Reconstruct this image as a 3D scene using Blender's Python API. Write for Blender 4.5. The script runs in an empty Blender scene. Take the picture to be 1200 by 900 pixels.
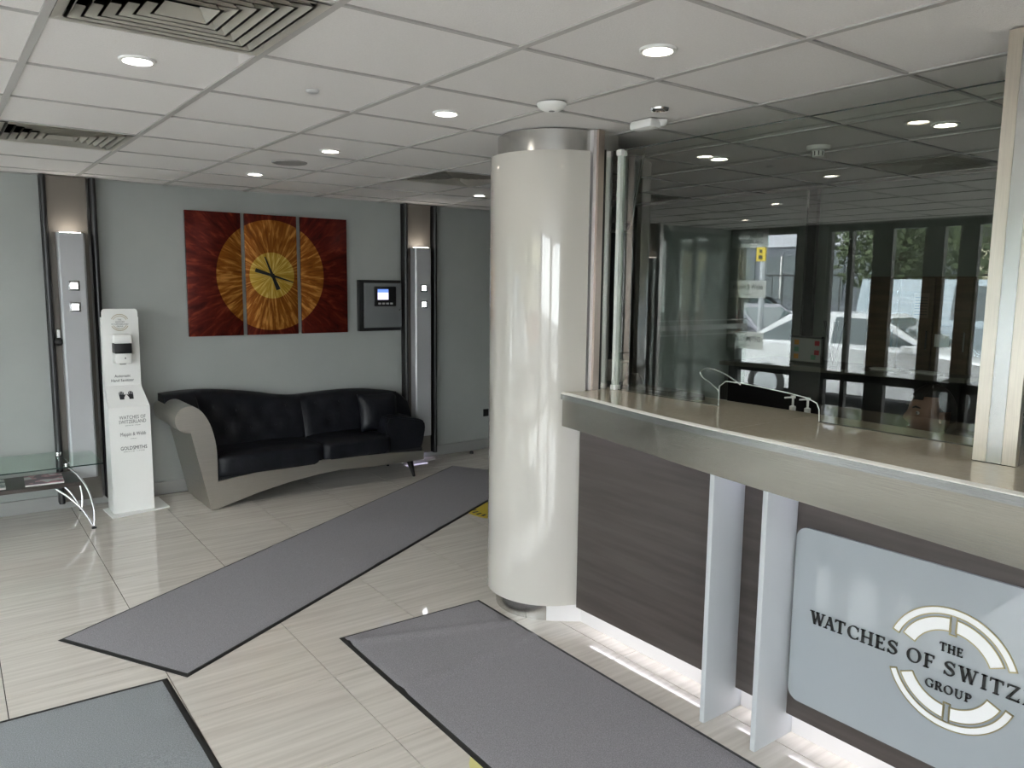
import bpy, bmesh, math, random
from mathutils import Vector, Matrix
random.seed(7)
C = bpy.context.scene
PI = math.pi

# ------------------------------------------------------------------ camera
cam_d = bpy.data.cameras.new('camera'); cam = bpy.data.objects.new('camera', cam_d)
C.collection.objects.link(cam); C.camera = cam
Rv = Vector((0.79964904, -0.60036475, 0.01111678)).normalized()
Fv = Vector((0.59669293, 0.79241339, -0.12664348)).normalized()
Uv = Rv.cross(Fv)
cam.matrix_world = Matrix(((Rv.x, Uv.x, -Fv.x, 0), (Rv.y, Uv.y, -Fv.y, 0), (Rv.z, Uv.z, -Fv.z, 1.685), (0, 0, 0, 1)))
cam_d.sensor_width = 36; cam_d.lens = 36 * 912.893 / 1200; cam_d.clip_start = 0.02

# ------------------------------------------------------------------ world, exposure
w = bpy.data.worlds.new('world'); C.world = w; w.use_nodes = True
bg = w.node_tree.nodes['Background']
bg.inputs['Color'].default_value = (0.97, 0.975, 1.0, 1); bg.inputs['Strength'].default_value = 7.0
C.view_settings.view_transform = 'Standard'; C.view_settings.look = 'None'
C.view_settings.gamma = 1; C.view_settings.exposure = 0.93; C.view_settings.use_curve_mapping = False
LAMP = 26.0      # radiance of the ceiling lamps' discs

ZC = 2.412       # ceiling height
YB = 6.50        # back wall
XL = -3.0        # window wall
XR = 5.35        # far office wall
YF = -3.0        # wall behind the camera
GX = 2.71        # glass screen plane

# ------------------------------------------------------------------ materials
def mat(name, col, rough=0.5, metal=0.0, spec=0.5, coat=0.0, emit=None, estr=0, trans=0, ior=1.5, alpha=1):
    m = bpy.data.materials.new(name); m.use_nodes = True
    b = m.node_tree.nodes['Principled BSDF']
    b.inputs['Base Color'].default_value = (*col, 1); b.inputs['Roughness'].default_value = rough
    b.inputs['Metallic'].default_value = metal; b.inputs['Specular IOR Level'].default_value = spec
    b.inputs['Coat Weight'].default_value = coat; b.inputs['Coat Roughness'].default_value = 0.03
    if emit: b.inputs['Emission Color'].default_value = (*emit, 1); b.inputs['Emission Strength'].default_value = estr
    b.inputs['Transmission Weight'].default_value = trans; b.inputs['IOR'].default_value = ior
    return m
def nodes(m): return m.node_tree.nodes, m.node_tree.links, m.node_tree.nodes['Principled BSDF']
def noise_mat(name, c1, c2, scale=(1, 1, 1), nscale=5, detail=6, rough=0.5, metal=0, bump=0, bscale=None, lo=0.35, hi=0.65, rnd=False, spec=0.5, coat=0, r2=None):
    m = mat(name, c1, rough, metal, spec, coat); N, L, b = nodes(m)
    tc = N.new('ShaderNodeTexCoord'); mp = N.new('ShaderNodeMapping'); mp.inputs['Scale'].default_value = scale
    L.new(tc.outputs['Object'], mp.inputs['Vector'])
    if rnd:
        oi = N.new('ShaderNodeObjectInfo'); mul = N.new('ShaderNodeMath'); mul.operation = 'MULTIPLY'; mul.inputs[1].default_value = 60
        L.new(oi.outputs['Random'], mul.inputs[0]); cx = N.new('ShaderNodeCombineXYZ')
        L.new(mul.outputs[0], cx.inputs['X']); L.new(mul.outputs[0], cx.inputs['Y']); L.new(mul.outputs[0], cx.inputs['Z'])
        L.new(cx.outputs[0], mp.inputs['Location'])
    n = N.new('ShaderNodeTexNoise'); n.inputs['Scale'].default_value = nscale; n.inputs['Detail'].default_value = detail
    L.new(mp.outputs[0], n.inputs['Vector'])
    r = N.new('ShaderNodeValToRGB'); r.color_ramp.elements[0].position = lo; r.color_ramp.elements[1].position = hi
    r.color_ramp.elements[0].color = (*c1, 1); r.color_ramp.elements[1].color = (*c2, 1)
    L.new(n.outputs[0], r.inputs[0]); L.new(r.outputs[0], b.inputs['Base Color'])
    if r2 is not None:
        mr = N.new('ShaderNodeMapRange'); mr.inputs['To Min'].default_value = rough; mr.inputs['To Max'].default_value = r2
        L.new(n.outputs[0], mr.inputs['Value']); L.new(mr.outputs[0], b.inputs['Roughness'])
    if bump:
        n2 = n
        if bscale:
            n2 = N.new('ShaderNodeTexNoise'); n2.inputs['Scale'].default_value = bscale; n2.inputs['Detail'].default_value = 3
            L.new(tc.outputs['Object'], n2.inputs['Vector'])
        bp = N.new('ShaderNodeBump'); bp.inputs['Strength'].default_value = bump; bp.inputs['Distance'].default_value = 0.01
        L.new(n2.outputs[0], bp.inputs['Height']); L.new(bp.outputs[0], b.inputs['Normal'])
    return m
def glass_mat(name, tint, r0=.08, rough=0.0):
    """thin pane: clear tinted body plus a mirror layer that grows at grazing angles (same from both sides)"""
    m = bpy.data.materials.new(name); m.use_nodes = True; N, L = m.node_tree.nodes, m.node_tree.links
    N.remove(N['Principled BSDF']); out = N['Material Output']
    t = N.new('ShaderNodeBsdfTransparent'); t.inputs['Color'].default_value = (*tint, 1)
    g = N.new('ShaderNodeBsdfGlossy'); g.inputs['Roughness'].default_value = rough; g.inputs['Color'].default_value = (1, 1, .97, 1)
    geo = N.new('ShaderNodeNewGeometry'); dt = N.new('ShaderNodeVectorMath'); dt.operation = 'DOT_PRODUCT'
    L.new(geo.outputs['Incoming'], dt.inputs[0]); L.new(geo.outputs['Normal'], dt.inputs[1])
    def mth(op, i, v=None, first=None):
        n = N.new('ShaderNodeMath'); n.operation = op
        if first is not None: n.inputs[0].default_value = first; L.new(i, n.inputs[1])
        else:
            L.new(i, n.inputs[0])
            if v is not None: n.inputs[1].default_value = v
        return n.outputs[0]
    c = mth('ABSOLUTE', dt.outputs['Value']); k = mth('POWER', mth('SUBTRACT', c, first=1.0), 5.0)
    f = mth('ADD', mth('MULTIPLY', k, 1 - r0), r0)
    mx = N.new('ShaderNodeMixShader'); L.new(f, mx.inputs[0]); L.new(t.outputs[0], mx.inputs[1]); L.new(g.outputs[0], mx.inputs[2])
    L.new(mx.outputs[0], out.inputs['Surface']); return m
def brushed(name, col, rough=0.3, scale=(2, 2, 90), contrast=0.12, bump=0.05):
    c2 = tuple(min(1, c * (1 + contrast)) for c in col)
    m = noise_mat(name, col, c2, scale, 6, 5, rough, 1.0, bump, None, 0.3, 0.7)
    return m

M = {}
def radial_art():
    """copper-engraved disc: colour by radius about the object's origin, streaks by angle"""
    m = mat('engraved_copper_art', (.3, .05, .02), 0.32, 0.55); N, L, b = nodes(m)
    tc = N.new('ShaderNodeTexCoord'); sx = N.new('ShaderNodeSeparateXYZ'); L.new(tc.outputs['Object'], sx.inputs[0])
    def mth(op, a, c=None, v=None):
        n = N.new('ShaderNodeMath'); n.operation = op
        L.new(a, n.inputs[0])
        if c is not None: L.new(c, n.inputs[1])
        if v is not None: n.inputs[1].default_value = v
        return n.outputs[0]
    x, z = sx.outputs['X'], sx.outputs['Z']
    r = mth('SQRT', mth('ADD', mth('MULTIPLY', x, x), mth('MULTIPLY', z, z)))
    rs = mth('MAXIMUM', r, v=0.01)
    ux, uz = mth('DIVIDE', x, rs), mth('DIVIDE', z, rs)
    cb = N.new('ShaderNodeCombineXYZ'); L.new(mth('MULTIPLY', ux, v=9), cb.inputs[0]); L.new(mth('MULTIPLY', uz, v=9), cb.inputs[1]); L.new(mth('MULTIPLY', r, v=4.5), cb.inputs[2])
    n = N.new('ShaderNodeTexNoise'); n.inputs['Scale'].default_value = 1.6; n.inputs['Detail'].default_value = 5; n.inputs['Distortion'].default_value = 0.6
    L.new(cb.outputs[0], n.inputs['Vector'])
    def ramp(stops):
        rr = N.new('ShaderNodeValToRGB'); e = rr.color_ramp.elements
        while len(e) < len(stops): e.new(0.5)
        for el, (p, c) in zip(e, stops): el.position = p; el.color = (*c, 1)
        L.new(n.outputs[0], rr.inputs[0]); return rr.outputs[0]
    red = ramp([(0.3, (.055, .003, .002)), (0.55, (.13, .012, .006)), (0.75, (.30, .05, .02))])
    org = ramp([(0.3, (.20, .05, .005)), (0.5, (.36, .11, .012)), (0.66, (.75, .34, .08))])
    yel = ramp([(0.3, (.42, .22, .02)), (0.5, (.66, .41, .06)), (0.7, (.95, .78, .28))])
    def mix(fac, a, c):
        mm = N.new('ShaderNodeMix'); mm.data_type = 'RGBA'; L.new(fac, mm.inputs[0]); L.new(a, mm.inputs[6]); L.new(c, mm.inputs[7]); return mm.outputs[2]
    o = mix(mth('LESS_THAN', r, v=0.455), red, org)
    o = mix(mth('LESS_THAN', r, v=0.19), o, yel)
    L.new(o, b.inputs['Base Color'])
    bp = N.new('ShaderNodeBump'); bp.inputs['Strength'].default_value = 0.5; bp.inputs['Distance'].default_value = 0.004
    L.new(n.outputs[0], bp.inputs['Height']); L.new(bp.outputs[0], b.inputs['Normal'])
    return m

def magazine_mat(c1, c2, c3):
    m = mat('magazine_cover', c1, 0.3); N, L, b = nodes(m)
    tc = N.new('ShaderNodeTexCoord'); n = N.new('ShaderNodeTexNoise'); n.inputs['Scale'].default_value = 9; n.inputs['Detail'].default_value = 1
    L.new(tc.outputs['Object'], n.inputs['Vector']); r = N.new('ShaderNodeValToRGB'); e = r.color_ramp.elements
    e.new(.5); e[0].position = .40; e[1].position = .5; e[2].position = .58
    e[0].color = (*c3, 1); e[1].color = (*c1, 1); e[2].color = (*c2, 1); r.color_ramp.interpolation = 'CONSTANT'
    L.new(n.outputs[0], r.inputs[0]); L.new(r.outputs[0], b.inputs['Base Color']); return m

M['wall'] = noise_mat('wall_paint', (.375, .395, .38), (.40, .42, .405), nscale=3, rough=.55)
M['office_wall'] = noise_mat('office_paint_dimmed', (.20, .22, .20), (.23, .25, .23), nscale=2, rough=.6)  # wall colour darkened to stand in for the dim office light
M['tile'] = noise_mat('striped_porcelain', (.62, .57, .515), (.75, .70, .64), (1.0, 22, 1), 1.9, 6, .045, 0, 0, None, .33, .66, True, .7)
M['grout'] = mat('grout', (.07, .06, .055), .9, 0, .1)
M['ceil'] = noise_mat('mineral_tile', (.77, .745, .73), (.81, .785, .77), (1, 1, 1), 160, 2, .9, 0, .25, 300, .3, .7)
M['tbar'] = mat('ceiling_grid_paint', (.47, .455, .44), .5)
M['plenum'] = mat('plenum', (.05, .05, .05), .9)
M['skirting'] = mat('skirting_grey', (.36, .36, .35), .35)
M['mat'] = noise_mat('carpet_pile', (.235, .225, .245), (.40, .388, .41), (1, 1, 1), 260, 4, .95, 0, .35, 420, .3, .7, spec=.1)
M['mat2'] = noise_mat('carpet_pile_blue', (.22, .235, .25), (.38, .40, .415), (1, 1, 1), 240, 4, .95, 0, .35, 420, .3, .7, spec=.1)
M['rubber'] = mat('black_rubber', (.012, .012, .012), .55)
M['gloss_white'] = mat('gloss_white_cladding', (.575, .55, .505), .22, 0, .5, 1.0)
M['steel'] = brushed('brushed_steel', (.55, .54, .52), .26, (60, 60, 1.5), .12, 0)
M['steel_h'] = brushed('brushed_steel_band', (.31, .295, .265), .22, (1, 1, 60), .12, .02)
N_, L_, B_ = nodes(M['steel_h']); B_.inputs['Anisotropic'].default_value = .85
tg = N_.new('ShaderNodeCombineXYZ'); tg.inputs[1].default_value = 1.0; L_.new(tg.outputs[0], B_.inputs['Tangent'])
M['steel_sofa'] = brushed('brushed_steel_sofa', (.58, .555, .51), .32, (1, 1, 60), .12, .02)
M['steel_dk'] = brushed('steel_lip', (.36, .36, .36), .25, (1, 1, 60))
M['chrome'] = mat('chrome', (.75, .75, .76), .08, 1)
M['stone'] = noise_mat('cream_quartz', (.80, .71, .565), (.85, .76, .615), nscale=60, rough=.06, spec=.7, coat=.6)
M['stone_edge'] = mat('stone_edge', (.80, .77, .72), .25)
M['wood'] = noise_mat('dark_oak_laminate', (.052, .042, .039), (.085, .071, .066), (1, .6, 9), 3.2, 8, .42, 0, .12, None, .3, .7)
M['kick'] = mat('kick_aluminium', (.78, .76, .76), .35, .3)
M['fin'] = mat('frosted_fin', (.54, .56, .585), .30, 0, .5)
M['plate'] = mat('frosted_glass_plate', (.36, .39, .415), .25, 0, .5, 1.0)
M['black_letter'] = mat('black_acrylic', (.008, .008, .008), .25)
M['gold'] = mat('gold_line', (.42, .36, .20), .3, .8)
M['white_acr'] = mat('white_acrylic', (.88, .88, .88), .2)
M['led'] = mat('led_strip', (1, 1, 1), .5, emit=(.86, .84, 1.0), estr=2.8)
M['led_soft'] = mat('led_cove', (1, 1, 1), .5, emit=(.95, .93, 1.0), estr=4.5)
M['lamp'] = mat('lamp_disc', (1, 1, 1), .5, emit=(1.0, .87, .70), estr=LAMP * .9)
M['lampw'] = mat('lamp_disc_white', (1, 1, 1), .5, emit=(1.0, .94, .84), estr=LAMP * .8)
M['sq'] = mat('lit_square', (1, 1, 1), .5, emit=(.95, .97, 1.0), estr=9)
M['glow'] = mat('uplight', (1, 1, 1), .5, emit=(1.0, .94, .84), estr=11)
M['white'] = mat('white_plastic', (.88, .88, .86), .35)
M['cream'] = mat('cream_metal', (.74, .71, .64), .5)
M['taupe'] = mat('taupe_panel', (.15, .133, .115), .45)
M['glow_blue'] = mat('floor_glow', (1, 1, 1), .5, emit=(.75, .70, 1.0), estr=1.4)
M['black'] = mat('black_satin', (.010, .010, .011), .35)
M['black_m'] = mat('black_matt', (.012, .012, .013), .75)
M['rod'] = mat('black_rod', (.018, .018, .019), .3)
M['silver'] = mat('silver_lacquer', (.50, .505, .525), .35, .3)
M['leather'] = noise_mat('black_leather', (.006, .007, .010), (.013, .014, .018), nscale=9, rough=.38, bump=.4, bscale=14, spec=.22)
M['glass'] = glass_mat('screen_glass', (.66, .71, .66), .12)
M['glass_edge'] = mat('glass_edge', (.66, .71, .67), .15)
M['clear'] = glass_mat('clear_glass', (.93, .97, .95), .05)
M['table_glass'] = glass_mat('table_glass', (.80, .90, .86), .09)
M['pane'] = glass_mat('window_glass', (.93, .96, .96), .03)
M['frame_dk'] = mat('window_frame_dark', (.030, .029, .030), .4)
M['frame_gr'] = mat('window_pier_grey', (.17, .175, .17), .6)
M['frost'] = mat('frosted_stripe', (.62, .66, .64), .6)
M['sticker'] = mat('window_sticker', (.66, .68, .66), .6)
_N, _L, _b = nodes(M['sticker']); _t = _N.new('ShaderNodeBsdfTranslucent'); _t.inputs['Color'].default_value = (.80, .82, .78, 1); _m = _N.new('ShaderNodeMixShader'); _m.inputs[0].default_value = .7
_L.new(_b.outputs[0], _m.inputs[1]); _L.new(_t.outputs[0], _m.inputs[2]); _L.new(_m.outputs[0], _N['Material Output'].inputs['Surface'])
M['ink'] = mat('ink', (.03, .03, .035), .6)
M['ink_grey'] = mat('ink_grey', (.22, .22, .22), .6)
M['ink_gold'] = mat('ink_gold', (.50, .42, .30), .6)
M['art'] = radial_art()
M['mag1'] = magazine_mat((.62, .30, .36), (.75, .70, .72), (.20, .10, .14))
M['mag2'] = magazine_mat((.65, .65, .64), (.25, .25, .27), (.10, .10, .11))
M['paper'] = mat('paper', (.75, .74, .70), .7)
M['brown'] = noise_mat('walnut_door', (.10, .070, .042), (.15, .105, .065), (1, 1, 6), 4, 5, .45)
M['pale_wood'] = noise_mat('pale_desk', (.34, .32, .27), (.44, .41, .35), (1, 8, 1), 3, 5, .35)
M['yellow'] = mat('yellow_tape', (.65, .50, .04), .5)
M['orange'] = mat('orange_print', (.70, .30, .05), .5)
M['red'] = mat('red_print', (.55, .03, .05), .4)
M['green'] = mat('green_print', (.15, .33, .20), .5)
M['teal'] = mat('teal_cloth', (.18, .52, .48), .7)
M['skin'] = noise_mat('skin', (.23, .115, .075), (.27, .14, .095), nscale=12, rough=.5)
M['hair'] = noise_mat('black_hair', (.006, .005, .005), (.014, .012, .011), (1, 1, 1), 60, 3, .6, 0, .2, 90, spec=.2)
M['shirt'] = mat('dark_shirt', (.02, .022, .028), .8)
M['eye'] = mat('eye_white', (.55, .52, .50), .25)
M['lip'] = mat('lip', (.24, .09, .07), .5)
M['screen'] = mat('lit_screen', (.2, .2, .3), .3, emit=(.62, .60, .80), estr=1.0)
M['screen_blue'] = mat('lit_screen_blue', (.1, .1, .3), .3, emit=(.10, .20, .55), estr=1.0)
M['asphalt'] = noise_mat('asphalt', (.10, .10, .10), (.15, .15, .15), nscale=30, rough=.9)
M['car_white'] = mat('car_white', (.80, .82, .84), .15, 0, .5, .6)
M['car_grey'] = mat('car_grey', (.20, .20, .24), .2, .5, .5, .6)
M['car_black'] = mat('car_black', (.02, .02, .025), .15, 0, .5, .6)
M['car_silver'] = mat('car_silver', (.42, .50, .55), .2, .4, .5, .6)
M['car_glass'] = mat('car_glass', (.09, .12, .13), .05, 0, .8)
M['leaf'] = noise_mat('leaves', (.045, .075, .03), (.13, .17, .075), nscale=5, rough=.7)
M['bark'] = mat('bark', (.10, .08, .06), .9)
M['brick'] = noise_mat('brick_red', (.22, .09, .07), (.28, .13, .10), nscale=20, rough=.9)
M['pale_clad'] = mat('pale_cladding', (.66, .68, .74), .6)
M['cream_wall'] = mat('cream_wall', (.72, .68, .48), .8)
M['galv'] = mat('galvanised', (.45, .48, .50), .4, .8)
M['coat'] = mat('dark_coat', (.05, .06, .07), .9)

# ------------------------------------------------------------------ mesh helpers
def box(bm, x0, y0, z0, x1, y1, z1, bev=0.0, seg=2):
    r = bmesh.ops.create_cube(bm, size=1.0)
    bmesh.ops.scale(bm, vec=(abs(x1 - x0), abs(y1 - y0), abs(z1 - z0)), verts=r['verts'])
    bmesh.ops.translate(bm, vec=((x0 + x1) / 2, (y0 + y1) / 2, (z0 + z1) / 2), verts=r['verts'])
    if bev:
        es = list({e for v in r['verts'] for e in v.link_edges})
        bmesh.ops.bevel(bm, geom=es, offset=bev, segments=seg, affect='EDGES', profile=.5)
    return r['verts']
def prism(bm, pts, axis, a, b):
    """polygon extruded along an axis: axis 'x' -> pts are (y,z); 'y' -> (x,z); 'z' -> (x,y)"""
    def P(p, t):
        return {'x': (t, p[0], p[1]), 'y': (p[0], t, p[1]), 'z': (p[0], p[1], t)}[axis]
    lo = [bm.verts.new(P(p, a)) for p in pts]; hi = [bm.verts.new(P(p, b)) for p in pts]
    n = len(pts); fs = [bm.faces.new(lo), bm.faces.new(hi)]
    for i in range(n): fs.append(bm.faces.new((lo[i], lo[(i + 1) % n], hi[(i + 1) % n], hi[i])))
    bmesh.ops.recalc_face_normals(bm, faces=fs); return lo + hi
def tube(bm, pts, r, seg=10, closed=False):
    pts = [Vector(p) for p in pts]; n = len(pts); rings = []; up = None
    rr = r if isinstance(r, (list, tuple)) else [r] * n
    for i, p in enumerate(pts):
        a = pts[i - 1] if (i > 0 or closed) else p; c = pts[(i + 1) % n] if (i < n - 1 or closed) else p
        d = (c - a).normalized()
        if up is None: up = Vector((0, 0, 1)) if abs(d.z) < .9 else Vector((1, 0, 0))
        s = d.cross(up).normalized(); up = s.cross(d).normalized()
        rings.append([bm.verts.new(p + rr[i] * (math.cos(2 * PI * k / seg) * s + math.sin(2 * PI * k / seg) * up)) for k in range(seg)])
    for i in range(n if closed else n - 1):
        A, B = rings[i], rings[(i + 1) % n]
        for k in range(seg): bm.faces.new((A[k], A[(k + 1) % seg], B[(k + 1) % seg], B[k]))
    if not closed: bm.faces.new(rings[0][::-1]); bm.faces.new(rings[-1])
def lathe(bm, prof, c=(0, 0, 0), seg=24, a0=0, a1=2 * PI, cap=False):
    full = abs(a1 - a0 - 2 * PI) < 1e-6; n = seg if full else seg + 1; cols = []
    for k in range(n):
        a = a0 + (a1 - a0) * k / seg
        cols.append([bm.verts.new((c[0] + r * math.cos(a), c[1] + r * math.sin(a), c[2] + z)) for r, z in prof])
    for k in range(seg):
        A, B = cols[k], cols[(k + 1) % n]
        for j in range(len(prof) - 1):
            if prof[j][0] < 1e-6 and prof[j + 1][0] < 1e-6: continue
            bm.faces.new((A[j], B[j], B[j + 1], A[j + 1]))
    bmesh.ops.remove_doubles(bm, verts=[v for col in cols for v in col], dist=1e-6)
def catmull(p, n=8):
    out = []
    for i in range(len(p) - 1):
        a = p[max(i - 1, 0)]; b = p[i]; c = p[i + 1]; d = p[min(i + 2, len(p) - 1)]
        for k in range(n):
            t = k / n
            out.append(tuple(.5 * (2 * b[j] + (c[j] - a[j]) * t + (2 * a[j] - 5 * b[j] + 4 * c[j] - d[j]) * t * t + (3 * b[j] - a[j] - 3 * c[j] + d[j]) * t ** 3) for j in range(len(b))))
    out.append(tuple(p[-1])); return out

COL = C.collection
def obj(name, bm, m, parent=None, smooth=False, base=None, local=False):
    """link a bmesh (given in world coordinates unless local) as ONE mesh object, under its thing"""
    me = bpy.data.meshes.new(name)
    root = parent
    while root is not None and root.parent is not None: root = root.parent
    org = Vector((0, 0, 0))
    if root is not None and not local: org = Vector(root.location)
    elif base is not None: org = Vector(base)
    if parent is not None and parent is not root and not local: org = org + Vector((0, 0, 0))
    bmesh.ops.recalc_face_normals(bm, faces=bm.faces[:])
    if org.length: bmesh.ops.translate(bm, vec=-org, verts=bm.verts[:])
    bm.to_mesh(me); bm.free()
    if smooth:
        me.polygons.foreach_set('use_smooth', [True] * len(me.polygons))
        if smooth is not True: me.set_sharp_from_angle(angle=math.radians(smooth))
    me.materials.append(m)
    o = bpy.data.objects.new(name, me); COL.objects.link(o); o.parent = parent
    if parent is None and base is not None: o.location = base
    return o
def thing(name, label, cat, loc=(0, 0, 0), group=None, rotz=0):
    o = bpy.data.objects.new(name, None); COL.objects.link(o); o.location = loc; o.rotation_euler = (0, 0, rotz)
    o.empty_display_size = .1; o['label'] = label; o['category'] = cat
    if group: o['group'] = group
    return o
def tag(o, label, cat, group=None):
    o['label'] = label; o['category'] = cat
    if group: o['group'] = group
    return o
def struct(name, bm, m, smooth=False):
    o = obj(name, bm, m, smooth=smooth); o['kind'] = 'structure'; return o
def structE(name, loc=(0, 0, 0)):
    o = bpy.data.objects.new(name, None); COL.objects.link(o); o.location = loc; o['kind'] = 'structure'; return o
def nb(): return bmesh.new()
def bx(name, m, parent, *a, bev=0.0, **k):
    b = nb(); box(b, *a, bev=bev); return obj(name, b, m, parent, smooth=30 if bev else False, **k)
def copy_tree(o, parent=None):
    c = o.copy(); COL.objects.link(c); c.parent = parent
    for ch in o.children: copy_tree(ch, c)
    return c

# --- lettering -----------------------------------------------------
def sans(name, text, m, parent, origin, ux, height, width=None, depth=.001, nrm=None, align='CENTER', thin=0):
    """flat sans lettering: built-in font turned into a mesh; origin = centre of the line, ux = reading direction"""
    cu = bpy.data.curves.new('t', 'FONT'); cu.body = text; cu.align_x = 'CENTER'; cu.align_y = 'CENTER'; cu.extrude = depth / 2
    cu.resolution_u = 2; cu.offset = thin
    t = bpy.data.objects.new('t', cu); COL.objects.link(t)
    bpy.context.view_layer.update()
    me = bpy.data.meshes.new_from_object(t.evaluated_get(bpy.context.evaluated_depsgraph_get()))
    bpy.data.objects.remove(t); bpy.data.curves.remove(cu)
    xs = [v.co.x for v in me.vertices]; ys = [v.co.y for v in me.vertices]
    W = max(xs) - min(xs); sy = height / .7; sx = (width / W) if width else sy
    X = Vector(ux).normalized(); Z = Vector((0, 0, 1)) if nrm is None else Vector(nrm)
    Nn = X.cross(Z)
    root = parent
    while root.parent is not None: root = root.parent
    og = Vector(origin) - Vector(root.location)
    cx, cy = (max(xs) + min(xs)) / 2, (max(ys) + min(ys)) / 2
    for v in me.vertices:
        c = v.co.copy(); v.co = og + X * (c.x - cx) * sx + Z * (c.y - cy) * sy + Nn * (c.z)
    me.materials.clear(); me.materials.append(m)
    o = bpy.data.objects.new(name, me); COL.objects.link(o); o.parent = parent; return o

def serif_letters():
    """roman capitals as outlines: strokes (quads), serifs and swept bowls; cap height 1"""
    TK, TN, SF = .155, .07, .05
    def st(x0, y0, x1, y1, w):
        hw = w / 2
        if abs(y1 - y0) > abs(x1 - x0) * .3: return [(x0 - hw, y0), (x0 + hw, y0), (x1 + hw, y1), (x1 - hw, y1)]
        return [(x0, y0 - hw), (x1, y1 - hw), (x1, y1 + hw), (x0, y0 + hw)]
    def sf(x, y, w=.32): return [(x - w / 2, y), (x + w / 2, y), (x + w / 2, y + SF), (x - w / 2, y + SF)]
    def bowl(cx, cy, rx, ry, a0, a1, t0=TN, t1=TK, n=18):
        q = []
        for k in range(n):
            ps = []
            for kk in (k, k + 1):
                a = math.radians(a0 + (a1 - a0) * kk / n); t = t0 + (t1 - t0) * abs(math.cos(a)) ** 1.3
                c, s = math.cos(a), math.sin(a)
                ps.append(((cx + rx * c, cy + ry * s), (cx + (rx - t) * c, cy + (ry - TN * .9 - (t - t0) * .2) * s)))
            q.append([ps[0][0], ps[1][0], ps[1][1], ps[0][1]])
        return q
    T1 = 1 - SF
    G = {}
    G['I'] = (.34, [st(.17, 0, .17, 1, TK), sf(.17, 0), sf(.17, T1)])
    G['T'] = (.78, [st(.39, 0, .39, 1, TK), sf(.39, 0), [(.03, .92), (.75, .92), (.75, 1), (.03, 1)], [(.03, .76), (.08, .76), (.12, .92), (.03, .92)], [(.75, .76), (.70, .76), (.66, .92), (.75, .92)]])
    G['H'] = (.90, [st(.18, 0, .18, 1, TK), st(.72, 0, .72, 1, TK), st(.18, .5, .72, .5, TN), sf(.18, 0), sf(.18, T1), sf(.72, 0), sf(.72, T1)])
    G['E'] = (.70, [st(.18, 0, .18, 1, TK), sf(.16, 0, .28), sf(.16, T1, .28), [(.18, 0), (.66, 0), (.66, .07), (.18, .07)], [(.18, .93), (.62, .93), (.62, 1), (.18, 1)], st(.18, .52, .5, .52, TN), [(.60, .07), (.66, .24), (.62, .24), (.56, .07)], [(.62, .78), (.57, .78), (.53, .93), (.62, .93)], [(.46, .42), (.5, .42), (.5, .62), (.46, .62)]])
    G['F'] = (.66, [q for q in G['E'][1] if q[0] not in ((.18, 0), (.60, .07))] + [sf(.18, 0)])
    G['L'] = (.66, [st(.18, 0, .18, 1, TK), sf(.18, 0), sf(.18, T1), [(.18, 0), (.62, 0), (.62, .07), (.18, .07)], [(.56, .07), (.62, .26), (.58, .26), (.50, .07)]])
    G['W'] = (1.22, [st(.20, 1, .42, 0, TK), st(.42, 0, .62, .9, TN), st(.58, 1, .82, 0, TK), st(.82, 0, 1.03, 1, TN), sf(.19, T1), sf(.60, T1, .24), sf(1.03, T1, .26)])
    G['A'] = (.88, [st(.16, 0, .44, 1, TN), st(.70, 0, .44, 1, TK), [(.26, .30), (.62, .30), (.62, .37), (.26, .37)], sf(.15, 0, .27), sf(.72, 0)])
    G['O'] = (.98, bowl(.49, .5, .44, .52, 0, 360, n=30))
    G['C'] = (.84, bowl(.49, .5, .44, .52, 42, 318, n=24) + [[(.76, .66), (.80, .66), (.80, 1), (.76, .95)], [(.76, .05), (.80, .05), (.80, .26), (.76, .26)]])
    G['G'] = (.92, bowl(.49, .5, .44, .52, 42, 312, n=24) + [[(.76, .66), (.80, .66), (.80, 1), (.76, .95)], st(.76, .06, .76, .44, TK * .9), sf(.75, .42, .30)])
    G['D'] = (.92, [st(.18, 0, .18, 1, TK), sf(.14, 0, .22), sf(.14, T1, .22), [(.18, 0), (.44, 0), (.44, .07), (.18, .07)], [(.18, .93), (.44, .93), (.44, 1), (.18, 1)]] + bowl(.42, .5, .44, .50, -90, 90))
    G['P'] = (.70, [st(.18, 0, .18, 1, TK), sf(.18, 0), sf(.14, T1, .22), [(.18, .44), (.38, .44), (.38, .51), (.18, .51)], [(.18, .93), (.38, .93), (.38, 1), (.18, 1)]] + bowl(.36, .72, .30, .28, -90, 90))
    G['R'] = (.82, G['P'][1] + [st(.40, .46, .70, 0, TK), sf(.72, 0, .24)])
    G['N'] = (.92, [st(.18, 0, .18, 1, TN), st(.20, 1, .74, 0, TK), st(.74, 0, .74, 1, TN), sf(.18, 0), sf(.14, T1, .24), sf(.74, T1)])
    G['U'] = (.90, [st(.20, .32, .20, 1, TK), st(.72, .32, .72, 1, TN), sf(.20, T1), sf(.72, T1, .26)] + bowl(.445, .34, .325, .36, 180, 360, TN, TK * .8))
    G['Z'] = (.78, [[(.04, 0), (.72, 0), (.72, .07), (.04, .07)], [(.06, .93), (.70, .93), (.70, 1), (.06, 1)], [(.04, .05), (.21, .05), (.70, .95), (.53, .95)], [(.66, .07), (.72, .26), (.68, .26), (.60, .07)], [(.06, .76), (.11, .76), (.17, .93), (.06, .93)]])
    s = []
    pts = [(.60, .80, .06), (.50, .92, .07), (.35, .965, .075), (.20, .91, .10), (.13, .77, .13), (.20, .63, .16), (.36, .53, .17), (.52, .42, .16), (.60, .26, .13), (.52, .11, .10), (.36, .04, .075), (.20, .08, .07), (.10, .21, .06)]
    pts = catmull(pts, 3)
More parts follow.
